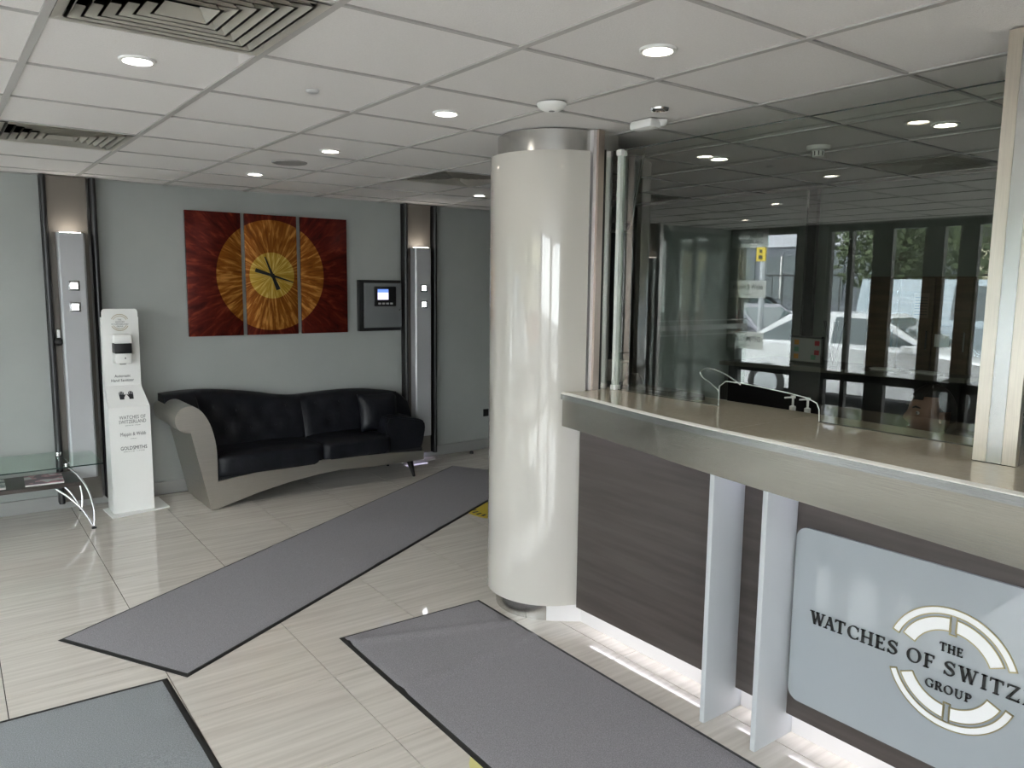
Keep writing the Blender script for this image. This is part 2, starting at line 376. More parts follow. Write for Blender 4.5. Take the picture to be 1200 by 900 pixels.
    for i in range(len(pts) - 1):
        a, b = pts[i], pts[i + 1]; d = Vector((b[0] - a[0], b[1] - a[1])).normalized(); n_ = Vector((-d.y, d.x))
        s.append([(a[0] - n_.x * a[2] / 2, a[1] - n_.y * a[2] / 2), (b[0] - n_.x * b[2] / 2, b[1] - n_.y * b[2] / 2), (b[0] + n_.x * b[2] / 2, b[1] + n_.y * b[2] / 2), (a[0] + n_.x * a[2] / 2, a[1] + n_.y * a[2] / 2)])
    s += [[(.60, .70), (.64, .70), (.64, .98), (.60, .98)], [(.06, .03), (.10, .03), (.10, .30), (.06, .30)]]
    G['S'] = (.70, s)
    return G
GL = serif_letters()
KERN = {('W', 'A'): -.26, ('A', 'T'): -.16, ('L', 'A'): -.02, ('R', 'O'): -.03}
def serif_line(root, text, uc, z, cap, total, x0, x1, flip=-1):
    """roman capitals standing on a plane x=const, reading along -y; uc = y of the centre; every letter its own part"""
    gap, sp = .10, .42
    wid = sum((GL[c][0] + gap) if c != ' ' else sp for c in text) - gap + sum(KERN.get(p, 0) for p in zip(text, text[1:]))
    s = total / wid; u = -total / 2
    for i, c in enumerate(text):
        if c == ' ': u += sp * s; continue
        wl, qs = GL[c]; bm = nb()
        for q in qs:
            a = [(uc + flip * (u + px * s), z + py * cap) for px, py in q]
            lo = [bm.verts.new((x0, *p)) for p in a]; hi = [bm.verts.new((x1, *p)) for p in a]
            bm.faces.new(lo); bm.faces.new(hi)
            for k in range(4): bm.faces.new((lo[k], lo[(k + 1) % 4], hi[(k + 1) % 4], hi[k]))
        obj('letter', bm, M['black_letter'], root)
        u += (wl + gap + KERN.get((c, text[i + 1]) if i + 1 < len(text) else None, 0)) * s

# ================================================================== SETTING
# floor slab + tiles (grid turned by -0.0143 rad as in the room)
b = nb(); box(b, XL - .2, YF - .2, -.08, XR + .2, YB + .2, -.006); floor = struct('floor', b, M['grout'])
TX, TY, ROT = .5784, .5804, -.0143
cr_, sr_ = math.cos(ROT), math.sin(ROT)
b = nb(); box(b, 0.0018, 0.0018, -.0055, TX - .0018, TY - .0018, 0)
tile0 = obj('floor_tile', b, M['tile'], floor)
tile_me = tile0.data; first = True
for L in range(-6, 10):
    for r in range(-5, 14):
        X = .1056 + L * TX; Y = 4.7494 - (r + 1) * TY
        x = cr_ * X - sr_ * Y; y = sr_ * X + cr_ * Y
        if x < XL - .1 or x > XR - .3 or y < YF - .1 or y > YB - .05: continue
        if first: t = tile0; first = False
        else: t = bpy.data.objects.new('floor_tile', tile_me); COL.objects.link(t); t.parent = floor
        t.location = (x, y, 0); t.rotation_euler = (0, 0, ROT)

# ceiling slab, T-bar grid, tiles
AX, AY = .6065, .600
OX, OY = .9269, 2.6130
VENTS = {(-1, -1), (-1, 3), (3, 3)}
b = nb(); box(b, XL - .2, YF - .2, ZC + .25, XR + .2, YB + .2, ZC + .33); ceiling = struct('ceiling', b, M['plenum'])
b = nb()
for a in range(-7, 9):
    x = OX + a * AX
    if XL < x < XR: box(b, x - .012, YF, ZC - .001, x + .012, YB, ZC + .03)
for j in range(-10, 7):
    y = OY + j * AY
    if YF < y < YB: box(b, XL, y - .0075, ZC, XR, y + .0075, ZC + .03)
for (x0, y0, x1, y1) in ((XL, YB - .02, XR, YB), (XL, YF, XR, YF + .02), (XL, YF, XL + .02, YB), (XR - .02, YF, XR, YB)):
    box(b, x0, y0, ZC - .001, x1, y1, ZC + .03)
obj('ceiling_grid', b, M['tbar'], ceiling)
b = nb(); box(b, .010, .010, .005, AX - .010, AY - .010, .020); ct0 = obj('ceiling_tile', b, M['ceil'], ceiling); first = True
half = {}
for a in range(-7, 8):
    for j in range(-10, 7):
        x, y = OX + a * AX, OY + j * AY
        if (a, j) in VENTS: continue
        x1 = min(x + AX, XR); y1 = min(y + AY, YB); x0 = max(x, XL); y0 = max(y, YF)
        if x1 - x0 < .05 or y1 - y0 < .05: continue
        full = abs(x1 - x0 - AX) < .01 and abs(y1 - y0 - AY) < .01
        if full:
            if first: t = ct0; first = False
            else: t = bpy.data.objects.new('ceiling_tile', ct0.data); COL.objects.link(t); t.parent = ceiling
            t.location = (x, y, ZC)
        else:
            bb = nb(); box(bb, x0 + .008, y0 + .008, ZC + .005, x1 - .008, y1 - .008, ZC + .02); obj('ceiling_tile', bb, M['ceil'], ceiling)

b = nb(); box(b, XL - .2, YB, -.05, XR + .2, YB + .15, ZC + .3); struct('wall_back', b, M['wall'])
b = nb(); box(b, XR, YF - .2, -.05, XR + .15, YB, ZC + .3); struct('wall_right', b, M['office_wall'])
b = nb(); box(b, XL, YB - .022, 0, XR, YB - .001, .10, bev=.003); struct('baseboard_back', b, M['skirting'], 30)
# partition between lobby and office, hidden behind the round pillar
b = nb()
p0, p1 = Vector((2.86, 3.30)), Vector((5.34, 5.95)); d = (p1 - p0).normalized(); n = Vector((-d.y, d.x)) * .04
prism(b, [tuple(p0 + n), tuple(p1 + n), tuple(p1 - n), tuple(p0 - n)], 'z', 0, ZC + .1); struct('wall_middle', b, M['office_wall'])
# wall behind the camera, with a wide shopfront window
b = nb(); box(b, XL - .2, YF - .15, -.05, XR + .2, YF, .30); box(b, XL - .2, YF - .15, 2.30, XR + .2, YF, ZC + .3)
box(b, -.62, YF - .15, .30, XR + .2, YF, 2.30); box(b, XL - .2, YF - .15, .30, XL + .25, YF, 2.30); struct('wall_front', b, M['wall'])
wf = structE('window_1', (0, YF, 0))
b = nb()
for x in (-2.72, -1.7, -.65): box(b, x - .03, YF - .10, .30, x + .03, YF - .04, 2.30)
box(b, -2.75, YF - .10, .30, -.62, YF - .04, .36); box(b, -2.75, YF - .10, 2.24, -.62, YF - .04, 2.30)
obj('window_frame', b, M['frame_dk'], wf)
for i in range(2):
    x = -2.75 + 1.05 * i; bx('pane', M['pane'], wf, x + .03, YF - .075, .36, x + 1.02, YF - .069, 2.24)

# window wall (left of the camera, seen only in the glass): piers, mullions, panes
b = nb(); box(b, XL - .15, YF, 2.40, XL, YB, ZC + .3)
for (y0, y1) in ((6.36, YB + .05), (5.14, 5.52), (3.05, 3.22), (-.4, 0.1), (YF, -2.7)): box(b, XL - .15, y0, -.05, XL, y1, 2.40)
struct('wall_left', b, M['frame_gr'])
wins = [(5.52, 6.36, []), (3.22, 5.14, [4.865, 4.49, 3.94, 3.60]), (.1, 3.05, [2.4, 1.7, .9]), (-2.7, -.4, [-1.9, -1.1])]
for i, (y0, y1, mu) in enumerate(wins):
    W = structE('window_%d' % (i + 2), (XL, (y0 + y1) / 2, 0))
    b = nb(); ed = [y0] + sorted(mu) + [y1]
    ws = {4.49: .11, 3.94: .10, 3.60: .09}
    for y in mu: hw = ws.get(y, .025); box(b, XL - .10, y - hw, 0, XL - .03, y + hw, 2.40)
    for z0, z1 in ((0, .09), (.62, .72), (2.33, 2.40)): box(b, XL - .10, y0, z0, XL - .03, y1, z1)
    box(b, XL - .10, y0, 0, XL - .03, y0 + .04, 2.4); box(b, XL - .10, y1 - .04, 0, XL - .03, y1, 2.4)
    obj('window_frame', b, M['frame_dk'], W)
    for k in range(len(ed) - 1):
        a0 = ed[k] + ws.get(ed[k], .03); a1 = ed[k + 1] - ws.get(ed[k + 1], .03)
        bx('pane', M['pane'], W, XL - .068, a0, .72, XL - .062, a1, 2.33)
        bx('pane', M['pane'], W, XL - .068, a0, .09, XL - .062, a1, .62)
# shop-name stickers on the pane nearest the back wall, reading from the street
def sticker(label, z0, z1, lines):
    t = thing('window_sticker', label, 'sign', (XL, 6.2, z0))
    bb = nb(); bb.faces.new([bb.verts.new((XL + .004, *p)) for p in ((5.93, z0), (6.475, z0), (6.475, z1), (5.93, z1))]); obj('backing', bb, M['sticker'], t)
    for tx, dz, h, wd in lines:
        # the words face the street, so from inside they run backwards and read true in the screen glass
        o = sans('lettering', tx, M['ink'], t, (XL + .006, 6.2, z0 + dz), (0, 1, 0), h, wd, .0015, thin=.012 if h > .03 else 0)
        for v in o.data.vertices: v.co.y = -v.co.y
        o.data.flip_normals()
sticker('pale window sticker with two lines of capitals, topmost of three reflected in the glass screen', 2.18, 2.40, [('WATCHES OF', .150, .055, .40), ('SWITZERLAND', .075, .055, .42)])
sticker('pale window sticker with thin mixed-case name, middle of three reflected in the glass screen', 1.55, 1.77, [('Mappin & Webb', .13, .068, .45), ('LONDON', .045, .018, .10)])
sticker('pale window sticker with bold capitals, lowest of three reflected in the glass screen', .90, 1.12, [('GOLDSMITHS', .13, .068, .46), ('SINCE 1778', .045, .018, .14)])

T3 = structE('trim_3', (5.2, 3.3, 1.15)); bx('chrome_edge', M['chrome'], T3, 5.20, 3.335, 1.151, 5.21, 3.35, ZC - .02); bx('dark_post', M['frame_dk'], T3, 5.20, 3.27, 1.151, 5.24, 3.334, ZC - .02)
# glazed draught screen with frosted stripes near the far left corner
t = thing('draught_screen', 'clear glass draught screen with frosted stripes by the back wall, seen reflected', 'screen', (-1.9, 6.0, 0))
bx('glass_pane', M['clear'], t, -2.75, 6.00, .02, -1.15, 6.01, 2.3)
for z0, z1 in ((1.12, 1.135), (1.18, 1.24), (1.285, 1.30)): bx('frosted_stripe', M['frost'], t, -2.75, 5.995, z0, -1.15, 5.999, z1)
bx('steel_post', M['steel'], t, -1.15, 5.98, 0, -1.10, 6.03, 2.38)
D = structE('door_1', (-.9, 6.48, 0))
bx('door_leaf', mat('door_grey', (.07, .072, .078), .4), D, -1.23, 6.44, 0, -.55, 6.485, 2.08)
bx('door_frame', M['skirting'], D, -1.27, 6.46, 0, -1.23, 6.499, 2.14); bx('door_frame', M['skirting'], D, -.55, 6.46, 0, -.49, 6.499, 2.14)
bx('door_frame', M['skirting'], D, -1.27, 6.46, 2.08, -.49, 6.499, 2.14)
bb = nb(); tube(bb, [(-.63, 6.44, 1.02), (-.63, 6.39, 1.02), (-.75, 6.39, 1.02)], .010); obj('door_handle', bb, M['chrome'], D, smooth=40)

# ================================================================== WALL PANELS WITH SCONCES
def wall_panel(idx, cx, rx0, rx1, label_l, hw, led):
    T = structE('trim_%d' % idx, (cx, 6.45, 0))
    bx('panel_board', M['taupe'], T, rx0 + .02, 6.42, .06, rx1 - .02, 6.478, ZC - .002)
    for x in (rx0, rx1):
        bb = nb(); tube(bb, [(x + .022, 6.405, .055), (x + .022, 6.405, ZC - .003)], .020, 12); obj('edge_rod', bb, M['rod'], T, smooth=40)
        bx('rod_backing', M['black_m'], T, x + .004, 6.405, .055, x + .040, 6.47, ZC - .003)
    s = thing('wall_sconce', label_l, 'wall light', (cx, 6.36, .25))
    bb = nb()
    prism(bb, [(cx - hw, 6.40), (cx - hw, 6.318), (cx - hw + .012, 6.306), (cx + hw - .012, 6.306), (cx + hw, 6.318), (cx + hw, 6.40)], 'z', .25, 2.012)
    obj('housing', bb, M['silver'], s)
    bx('stand_off', M['black_m'], s, cx - hw + .03, 6.40, .30, cx + hw - .03, 6.42, 1.96)
    bx('uplight', M['glow'], s, cx - hw + .02, 6.33, 2.0125, cx + hw - .02, 6.385, 2.016)
    for z in (1.642, 1.492):
        f_ = bx('square_bezel', M['steel_dk'], s, cx - .035, 6.299, z - .035, cx + .035, 6.306, z + .035, bev=.003)
        bx('lit_square', M['sq'], f_, cx - .021, 6.2965, z - .021, cx + .021, 6.2995, z + .021, bev=.001)
    if led: bx('floor_glow_strip', M['glow_blue'], T, rx0 + .03, 6.452, .055, rx1 - .03, 6.475, .0595)
wall_panel(1, .858, .691, 1.003, 'tall silver wall light on taupe panel behind the glass coffee table', .085, False)
wall_panel(2, 3.712, 3.560, 3.872, 'tall silver wall light on taupe panel behind right end of sofa', .085, True)
wall_panel(4, -1.43, -1.60, -1.30, 'tall silver wall light reflected at the left of the glass screen', .085, False)
t = thing('wall_catch', 'small white and black catch on the wall left of the first silver light', 'catch', (.735, 6.39, 1.22))
bx('clip', M['white'], t, .744, 6.37, 1.27, .762, 6.42, 1.33, bev=.004)
bb = nb(); bmesh.ops.create_uvsphere(bb, u_segments=16, v_segments=10, radius=.030, matrix=Matrix.Translation((.752, 6.375, 1.245))); obj('black_stop', bb, M['black'], t, smooth=True)

# triptych with clock
AC = (2.342, 6.44, 1.737)
tr = thing('triptych_wall_clock', 'three-panel engraved copper wall clock, red with orange and gold disc', 'clock', AC)
for x0, x1, lab in ((1.662, 2.092, 'left panel, red with an edge of the orange disc'), (2.124, 2.560, 'middle panel with gold centre'), (2.595, 3.018, 'right panel, red with an edge of the orange disc')):
    o = bx('art_panel', M['art'], tr, x0, 6.455, 1.246, x1, 6.482, 2.233, bev=.003); o['label'] = lab
for ang, r1, r2, w1, w2 in ((math.radians(-17), .185, .15, .007, .016), (math.radians(112), .165, .125, .008, .018)):
    bb = nb(); c, s = math.cos(ang), math.sin(ang)
    def P(r, w): return (AC[0] + r * c - w * s, AC[2] + r * s + w * c)
    prism(bb, [P(-r2, w2), P(0, w2 * .6), P(r1, w1 * .5), P(r1, -w1 * .5), P(0, -w2 * .6), P(-r2, -w2)], 'y', 6.444, 6.449)
    obj('clock_hand', bb, M['black'], tr)
bb = nb(); bmesh.ops.create_cone(bb, segments=20, radius1=.018, radius2=.018, depth=.014, cap_ends=True, matrix=Matrix.Translation((AC[0], 6.448, AC[2])) @ Matrix.Rotation(PI / 2, 4, 'X')); obj('hub', bb, M['black'], tr)

# wall control panel
t = thing('control_panel', 'grey wall cabinet with small lit screen, between clock and wall light', 'control panel', (3.34, 6.45, 1.25))
bx('cabinet', M['rod'], t, 3.125, 6.44, 1.25, 3.548, 6.498, 1.712, bev=.006)
dr = bx('cabinet_door', mat('grey_enamel', (.20, .21, .22), .4, .2), t, 3.165, 6.415, 1.28, 3.540, 6.44, 1.685, bev=.005)
bx('display_bezel', M['black'], dr, 3.255, 6.395, 1.475, 3.475, 6.415, 1.655, bev=.008)
bb = nb(); tube(bb, [(3.515, 6.415, 1.44), (3.515, 6.405, 1.44)], .008); obj('lock', bb, M['chrome'], dr)
t2 = [o for o in dr.children][0]
bx('screen_panel', M['screen'], dr, 3.285, 6.392, 1.535, 3.392, 6.396, 1.60)
bx('screen_header', M['screen_blue'], dr, 3.285, 6.392, 1.60, 3.392, 6.396, 1.63)
for i in range(4): bx('button', M['silver'], dr, 3.29 + i * .04, 6.390, 1.492, 3.315 + i * .04, 6.396, 1.508)

# ================================================================== ROUND PILLAR
PC = (2.59, 3.105)
pil = thing('round_pillar', 'gloss white round pillar with brushed steel foot and cap at end of counter', 'pillar', (PC[0], PC[1], 0))
bb = nb(); lathe(bb, [(.275, 0), (.275, .13)], (PC[0], PC[1], 0), 48, math.radians(60), math.radians(60 + 300)); 
obj('steel_foot', bb, M['steel'], pil, smooth=True)
bb = nb(); lathe(bb, [(.285, 2.28), (.285, ZC - .001)], (PC[0], PC[1], 0), 48); obj('steel_cap', bb, M['steel'], pil, smooth=True)
# cladding: half round shell running into a flat cheek down to the counter front
pts = []
for k in range(0, 41):
    a = math.radians(62 + (250 - 62) * k / 40); pts.append((PC[0] + .322 * math.cos(a), PC[1] + .322 * math.sin(a)))
pts.append((2.535, 2.776))
inner = [(2.540, 2.80)]
for k in range(40, -1, -1):
    a = math.radians(62 + (250 - 62) * k / 40); inner.append((PC[0] + .30 * math.cos(a), PC[1] + .30 * math.sin(a)))
bb = nb(); prism(bb, pts + inner, 'z', .095, 2.308); obj('white_cladding', bb, M['gloss_white'], pil, smooth=25)
bb = nb(); lathe(bb, [(.262, .0), (.262, 2.40)], (PC[0], PC[1], 0), 32); obj('pillar_core', bb, M['white'], pil, smooth=True)

# steel end post of the screen, standing on the counter beside the pillar
sp = thing('steel_end_post', 'brushed steel square post rising from counter beside the white pillar', 'post', (2.66, 2.85, 1.175))
bx('post_shaft', M['kick'], sp, 2.570, 2.795, 1.176, 2.625, 2.838, ZC - .001)
bx('post_cover', brushed('steel_warm', (.50, .42, .37), .3, (60, 60, 1.5), .12, 0), sp, 2.590, 2.781, 1.176, 2.627, 2.795, ZC - .001)
bx('head_box', M['steel'], sp, 2.627, 2.785, 2.325, 2.72, 2.838, ZC - .001)
bx('shadow_gap', M['black'], sp, 2.627, 2.793, 1.176, 2.640, 2.84, 2.325)
bx('channel', M['steel'], sp, 2.640, 2.780, 1.176, 2.685, 2.836, 2.325)

# ================================================================== RECEPTION COUNTER
ctr = thing('reception_counter', 'dark wood reception counter with steel fascia and cream stone top', 'counter', (2.6, 1.2, 0))
FR = [(2.425, 2.83), (2.385, 2.55), (2.338, 2.30), (2.294, 2.02), (2.262, 1.72), (2.232, 1.34), (2.206, .95), (2.188, .72), (2.155, .3), (2.13, -.1), (2.12, -.7)]
FRc = catmull(FR, 6)
ZT = 1.175
def slab(y0, y1):
    f = [p for p in FRc if y0 < p[1] < y1]
    def xa(y):
        for a, b_ in zip(FRc, FRc[1:]):
            if b_[1] <= y <= a[1]: return b_[0] + (a[0] - b_[0]) * (y - b_[1]) / max(1e-6, a[1] - b_[1])
        return FRc[0][0] if y > FRc[0][1] else FRc[-1][0]
    return [(xa(y1), y1)] + f + [(xa(y0), y0)]
for y0, y1 in ((1.7455, 2.83), (-.7, 1.7445)):
    f = slab(y0, y1)
    bb = nb(); prism(bb, [(x + .010, y) for x, y in f] + [(2.88, y0), (2.88, y1)], 'z', ZT - .03, ZT); o = obj('stone_top', bb, M['stone'], ctr)
    # pale arris along the front
    bb = nb()
    for (a, b_) in zip(f, f[1:]):
        vs = [bb.verts.new((a[0] + dx, a[1], z)) for dx, z in ((.0, ZT - .010), (.0, ZT - .006), (.010, ZT + .0003))] + [bb.verts.new((b_[0] + dx, b_[1], z)) for dx, z in ((.0, ZT - .010), (.0, ZT - .006), (.010, ZT + .0003))]
        bb.faces.new((vs[0], vs[3], vs[4], vs[1])); bb.faces.new((vs[1], vs[4], vs[5], vs[2]))
    bmesh.ops.remove_doubles(bb, verts=bb.verts[:], dist=1e-5); obj('pale_arris', bb, M['stone_edge'], ctr)
def band(z0f, z1f, off, m, name, thick=.012):
    bb = nb(); rows = []
    for x, y in FRc:
        x += off; rows.append([bb.verts.new(p) for p in ((x, y, z0f(y)), (x, y, z1f(y)), (x + thick, y, z1f(y)), (x + thick, y, z0f(y)))])
    for A, B in zip(rows, rows[1:]):
        for k in range(4): bb.faces.new((A[k], A[(k + 1) % 4], B[(k + 1) % 4], B[k]))
    bb.faces.new(rows[0]); bb.faces.new(rows[-1][::-1]); return obj(name, bb, m, ctr, smooth=40)
zb = lambda y: 1.008 - .032 * max(0, min(1, (2.2 - y) / 1.5)) 
band(lambda y: ZT - .036, lambda y: ZT - .010, .0, M['steel_dk'], 'steel_lip', .02)
band(zb, lambda y: ZT - .036, .008, M['steel_h'], 'steel_fascia')
bx('fascia_return', M['steel_h'], ctr, 2.433, 2.818, 1.008, 2.56, 2.83, ZT - .036)
# soffit and lamp strip under the fascia
bb = nb(); prism(bb, [(x + .02, y) for x, y in FRc] + [(2.52, -.7), (2.52, 2.8)], 'z', 1.02, 1.03); obj('soffit', bb, M['kick'], ctr)
bx('under_counter_light', M['led'], ctr, 2.452, -.6, 1.012, 2.472, 2.70, 1.0195)
# front panels, kick plinth, back
for y0, y1 in ((1.835, 2.768), (1.600, 1.808), (-.7, 1.576)):
    bx('front_panel', M['wood'], ctr, 2.500, y0, .092, 2.525, y1, 1.02)
bx('kick_plinth', M['kick'], ctr, 2.545, -.7, 0, 2.56, 2.79, .12)
bb = nb(); prism(bb, [(2.545, 2.78), (2.56, 2.80), (2.42, 2.905), (2.41, 2.89)], 'z', 0, .12); obj('kick_corner', bb, M['kick'], ctr)
bx('kick_light', M['led_soft'], ctr, 2.527, -.65, .098, 2.542, 2.70, .104)
bx('carcass', M['black_m'], ctr, 2.60, -.7, 0, 2.85, 2.78, 1.144)
for y, lab in ((1.821, 'frosted fin nearer the pillar'), (1.588, 'frosted fin nearer the sign')):
    o = bx('frosted_fin', M['fin'], ctr, 2.313, y - .011, 0, 2.545, y + .011, 1.018, bev=.003); o['label'] = lab

# sign plate
sg = thing('company_sign', 'frosted plate on counter front with ring emblem and black name', 'sign', (2.49, 1.01, .17))
def rrect(y0, y1, z0, z1, r, n=7):
    P = []
    for cy, cz, a in ((y1 - r, z1 - r, 0), (y0 + r, z1 - r, 90), (y0 + r, z0 + r, 180), (y1 - r, z0 + r, 270)):
        for k in range(n + 1):
            t_ = math.radians(a + 90 * k / n); P.append((cy + r * math.cos(t_), cz + r * math.sin(t_)))
    return P
bb = nb(); prism(bb, rrect(.45, 1.567, .168, .828, .045), 'x', 2.486, 2.498); obj('sign_plate', bb, M['plate'], sg)
serif_line(sg, 'WATCHES OF SWITZERLAND', 1.010, .488, .046, .966, 2.4845, 2.478)
serif_line(sg, 'THE', 1.010, .561, .027, .070, 2.4845, 2.478); serif_line(sg, 'GROUP', 1.010, .428, .027, .140, 2.4845, 2.478)
EC = (1.010, .508)
def arcband(bm, r0, r1, a0, a1, x0, x1, n=28):
    P = []
    for k in range(n + 1):
        a = math.radians(a0 + (a1 - a0) * k / n); P.append((EC[0] - r1 * math.cos(a), EC[1] + r1 * math.sin(a)))
    for k in range(n, -1, -1):
        a = math.radians(a0 + (a1 - a0) * k / n); P.append((EC[0] - r0 * math.cos(a), EC[1] + r0 * math.sin(a)))
    for k in range(n):
        q = [P[k], P[k + 1], P[2 * n - k], P[2 * n + 1 - k]]
        lo = [bm.verts.new((x0, *p)) for p in q]; hi = [bm.verts.new((x1, *p)) for p in q]
        bm.faces.new(lo); bm.faces.new(hi)
        for i in range(4): bm.faces.new((lo[i], lo[(i + 1) % 4], hi[(i + 1) % 4], hi[i]))
segs = [(.176, .194, 21, 159), (.176, .194, 201, 339), (.124, .162, 25, 86), (.124, .162, 94, 155), (.124, .162, 205, 266), (.124, .162, 274, 335)]
for r0, r1, a0, a1 in segs:
    bb = nb(); b2 = nb(); arcband(bb, r0, r1, a0, a1, 2.4845, 2.4825)
    arcband(b2, r0 - .0035, r0, a0 - .8, a1 + .8, 2.4845, 2.4815); arcband(b2, r1, r1 + .0035, a0 - .8, a1 + .8, 2.4845, 2.4815)
    arcband(b2, r0 - .0035, r1 + .0035, a0 - 1.4, a0, 2.4845, 2.4815, 1); arcband(b2, r0 - .0035, r1 + .0035, a1, a1 + 1.4, 2.4845, 2.4815, 1)
    obj('emblem_segment', bb, M['white_acr'], sg); obj('emblem_outline', b2, M['gold'], sg)
for s in (1, -1):      # little stepped bars where the ring closes, top and bottom
    b2 = nb()
    for dy in (-.010, .010):
        y0, y1 = EC[0] + dy - .0018, EC[0] + dy + .0018; z0, z1 = sorted((EC[1] + s * .112, EC[1] + s * .172))
        box(b2, 2.4815, y0, z0, 2.4845, y1, z1)
    z0, z1 = sorted((EC[1] + s * .110, EC[1] + s * .114)); box(b2, 2.4815, EC[0] - .0118, z0, 2.4845, EC[0] + .0118, z1)
    obj('emblem_bars', b2, M['gold'], sg)

# ================================================================== GLASS SCREEN
gs = thing('glass_screen', 'frameless green-tinted security glass screen standing on the counter', 'screen', (GX, 2.0, ZT))
ZG = 2.326
arch = catmull([(2.118, 1.177), (2.119, 1.237), (2.150, 1.275), (2.10, 1.290), (2.008, 1.287), (1.895, 1.280), (1.777, 1.271), (1.70, 1.262), (1.657, 1.249), (1.645, 1.224), (1.642, 1.177)], 5)
arch2 = [(2.118, 1.177), (2.1175, 1.262), (2.085, 1.286), (2.008, 1.287), (1.895, 1.280), (1.777, 1.271), (1.70, 1.262), (1.657, 1.247), (1.645, 1.224), (1.642, 1.177)]
poly = [(2.76, 1.177)] + arch2 + [(1.02, 1.177), (1.02, ZG), (2.76, ZG)]
bb = nb()
cols = [(2.76, 1.177), (2.118, 1.177)] + arch2[1:-1] + [(1.642, 1.177), (1.02, 1.177)]
for a_, c_ in zip(cols, cols[1:]):
    if abs(a_[0] - c_[0]) > 1e-4: bb.faces.new([bb.verts.new((GX, *p)) for p in (a_, c_, (c_[0], ZG), (a_[0], ZG))])
bmesh.ops.remove_doubles(bb, verts=bb.verts[:], dist=1e-5); obj('glass_pane', bb, M['glass'], gs)
bb = nb(); tube(bb, [(GX, *p) for p in arch2], .0022, 6); obj('polished_edge', bb, M['glass_edge'], gs)
bx('glass_top_edge', mat('glass_top_dark', (.04, .05, .045), .2), gs, GX - .003, 1.02, ZG - .003, GX + .003, 2.76, ZG + .001)
bx('glass_foot_edge', mat('glass_foot', (.10, .10, .08), .2), gs, GX - .003, 1.02, 1.1755, GX + .003, 1.642, 1.179)
bx('glass_foot_edge', bpy.data.materials['glass_foot'], gs, GX - .003, 2.118, 1.1755, GX + .003, 2.76, 1.179)
bx('end_fin', M['glass_edge'], gs, 2.690, 2.735, 1.20, 2.722, 2.755, 2.30)
for z0, z1 in ((1.176, 1.20), (2.298, 2.326)): bx('clamp', M['white'], gs, 2.686, 2.728, z0, 2.726, 2.762, z1, bev=.002)
g2_ = thing('side_glass_screen', 'dark glass pane right of the steel post at photo edge', 'screen', (GX, .3, ZT))
b_ = nb(); v = [b_.verts.new(p) for p in ((GX, .80, 1.177), (GX, -.6, 1.177), (GX, -.6, ZG), (GX, .80, ZG))]; b_.faces.new(v); obj('glass_pane', b_, M['glass'], g2_)
bx('glass_edge_strip', M['rod'], g2_, GX - .01, .84, 1.176, GX + .01, .86, ZG)

# chrome looped stand with mesh, at the left of the serving gap
ls = thing('looped_chrome_stand', 'small chrome loop with grey mesh standing behind the serving gap', 'stand', (2.76, 2.13, ZT))
def gp(y, z, k=1.02): return (GX * k, y * k, 1.685 + (z - 1.685) * k)
bb = nb(); tube(bb, catmull([gp(2.118, 1.20), gp(2.12, 1.238), gp(2.159, 1.267), gp(2.214, 1.295), gp(2.219, 1.318), gp(2.18, 1.333), gp(2.111, 1.322), gp(2.05, 1.30), gp(2.008, 1.280)], 6), .0035, 8); obj('chrome_loop', bb, M['chrome'], ls, smooth=True)
bb = nb(); vs = [bb.verts.new(gp(*p, 1.021)) for p in ((2.125, 1.24), (2.16, 1.27), (2.205, 1.297), (2.20, 1.317), (2.17, 1.325), (2.13, 1.312), (2.118, 1.28))]; f_ = bb.faces.new(vs)
bmesh.ops.solidify(bb, geom=[f_], thickness=.002); obj('mesh_panel', bb, mat('grey_mesh', (.25, .25, .25), .6), ls)
bb = nb(); tube(bb, [gp(2.118, 1.20), (GX * 1.02, 2.16, 1.177)], .004, 8); obj('foot', bb, M['black'], ls)

# right-hand steel post
rp = thing('steel_post', 'wide brushed steel post with three strips standing on counter at right', 'post', (2.52, .97, ZT))
for k, (y0, y1) in enumerate(((1.005, .968), (.967, .926), (.925, .888))):
    o = bx('post_strip', M['steel'] if k == 1 else brushed('steel_warm_%d' % k, (.62, .56, .48), .3, (60, 60, 1.5), .12, 0), rp, 2.497 - .000 * k, y1, ZT, 2.52, y0, ZC - .001)
bx('post_core', M['steel'], rp, 2.52, .89, ZT, 2.60, 1.003, ZC - .001)
bx('foot_joint', M['black_m'], rp, 2.496, .887, ZT, 2.4972, 1.006, ZT + .002)

# items on the counter behind the glass
t = thing('signature_pad', 'flat black signature pad with curved end on counter behind left glass', 'pad', (2.86, 2.62, ZT))
bb = nb(); prism(bb, [(2.745, 2.30), (2.80, 2.265), (2.85, 2.31), (2.865, 2.62), (2.865, 2.77), (2.745, 2.77)], 'z', ZT, ZT + .015); obj('pad_body', bb, M['black_m'], t)
bb = nb(); prism(bb, [(2.755, 2.45), (2.855, 2.45), (2.855, 2.75), (2.755, 2.75)], 'z', ZT + .015, ZT + .022); obj('pad_face', bb, mat('pad_face', (.03, .03, .035), .2), t)
t = thing('desk_speaker', 'small black domed speaker behind the left glass pane', 'speaker', (2.94, 2.86, 1.02))
bb = nb(); lathe(bb, [(0, .215), (.025, .212), (.043, .19), (.05, .165), (.045, .14), (.02, .13), (.02, .01), (.05, .005), (.05, 0), (0, 0)], (2.93, 2.84, 1.02), 20); obj('dome', bb, M['black'], t, smooth=True)
t = thing('cream_wall_box', 'small cream box with lid fixed beside the pillar behind glass', 'box', (3.0, 2.98, 1.20))
bx('box_body', M['cream'], t, 2.93, 2.955, 1.175, 3.00, 3.06, 1.275, bev=.003); bx('box_lid', M['cream'], t, 2.925, 2.95, 1.277, 3.005, 3.065, 1.287, bev=.003)

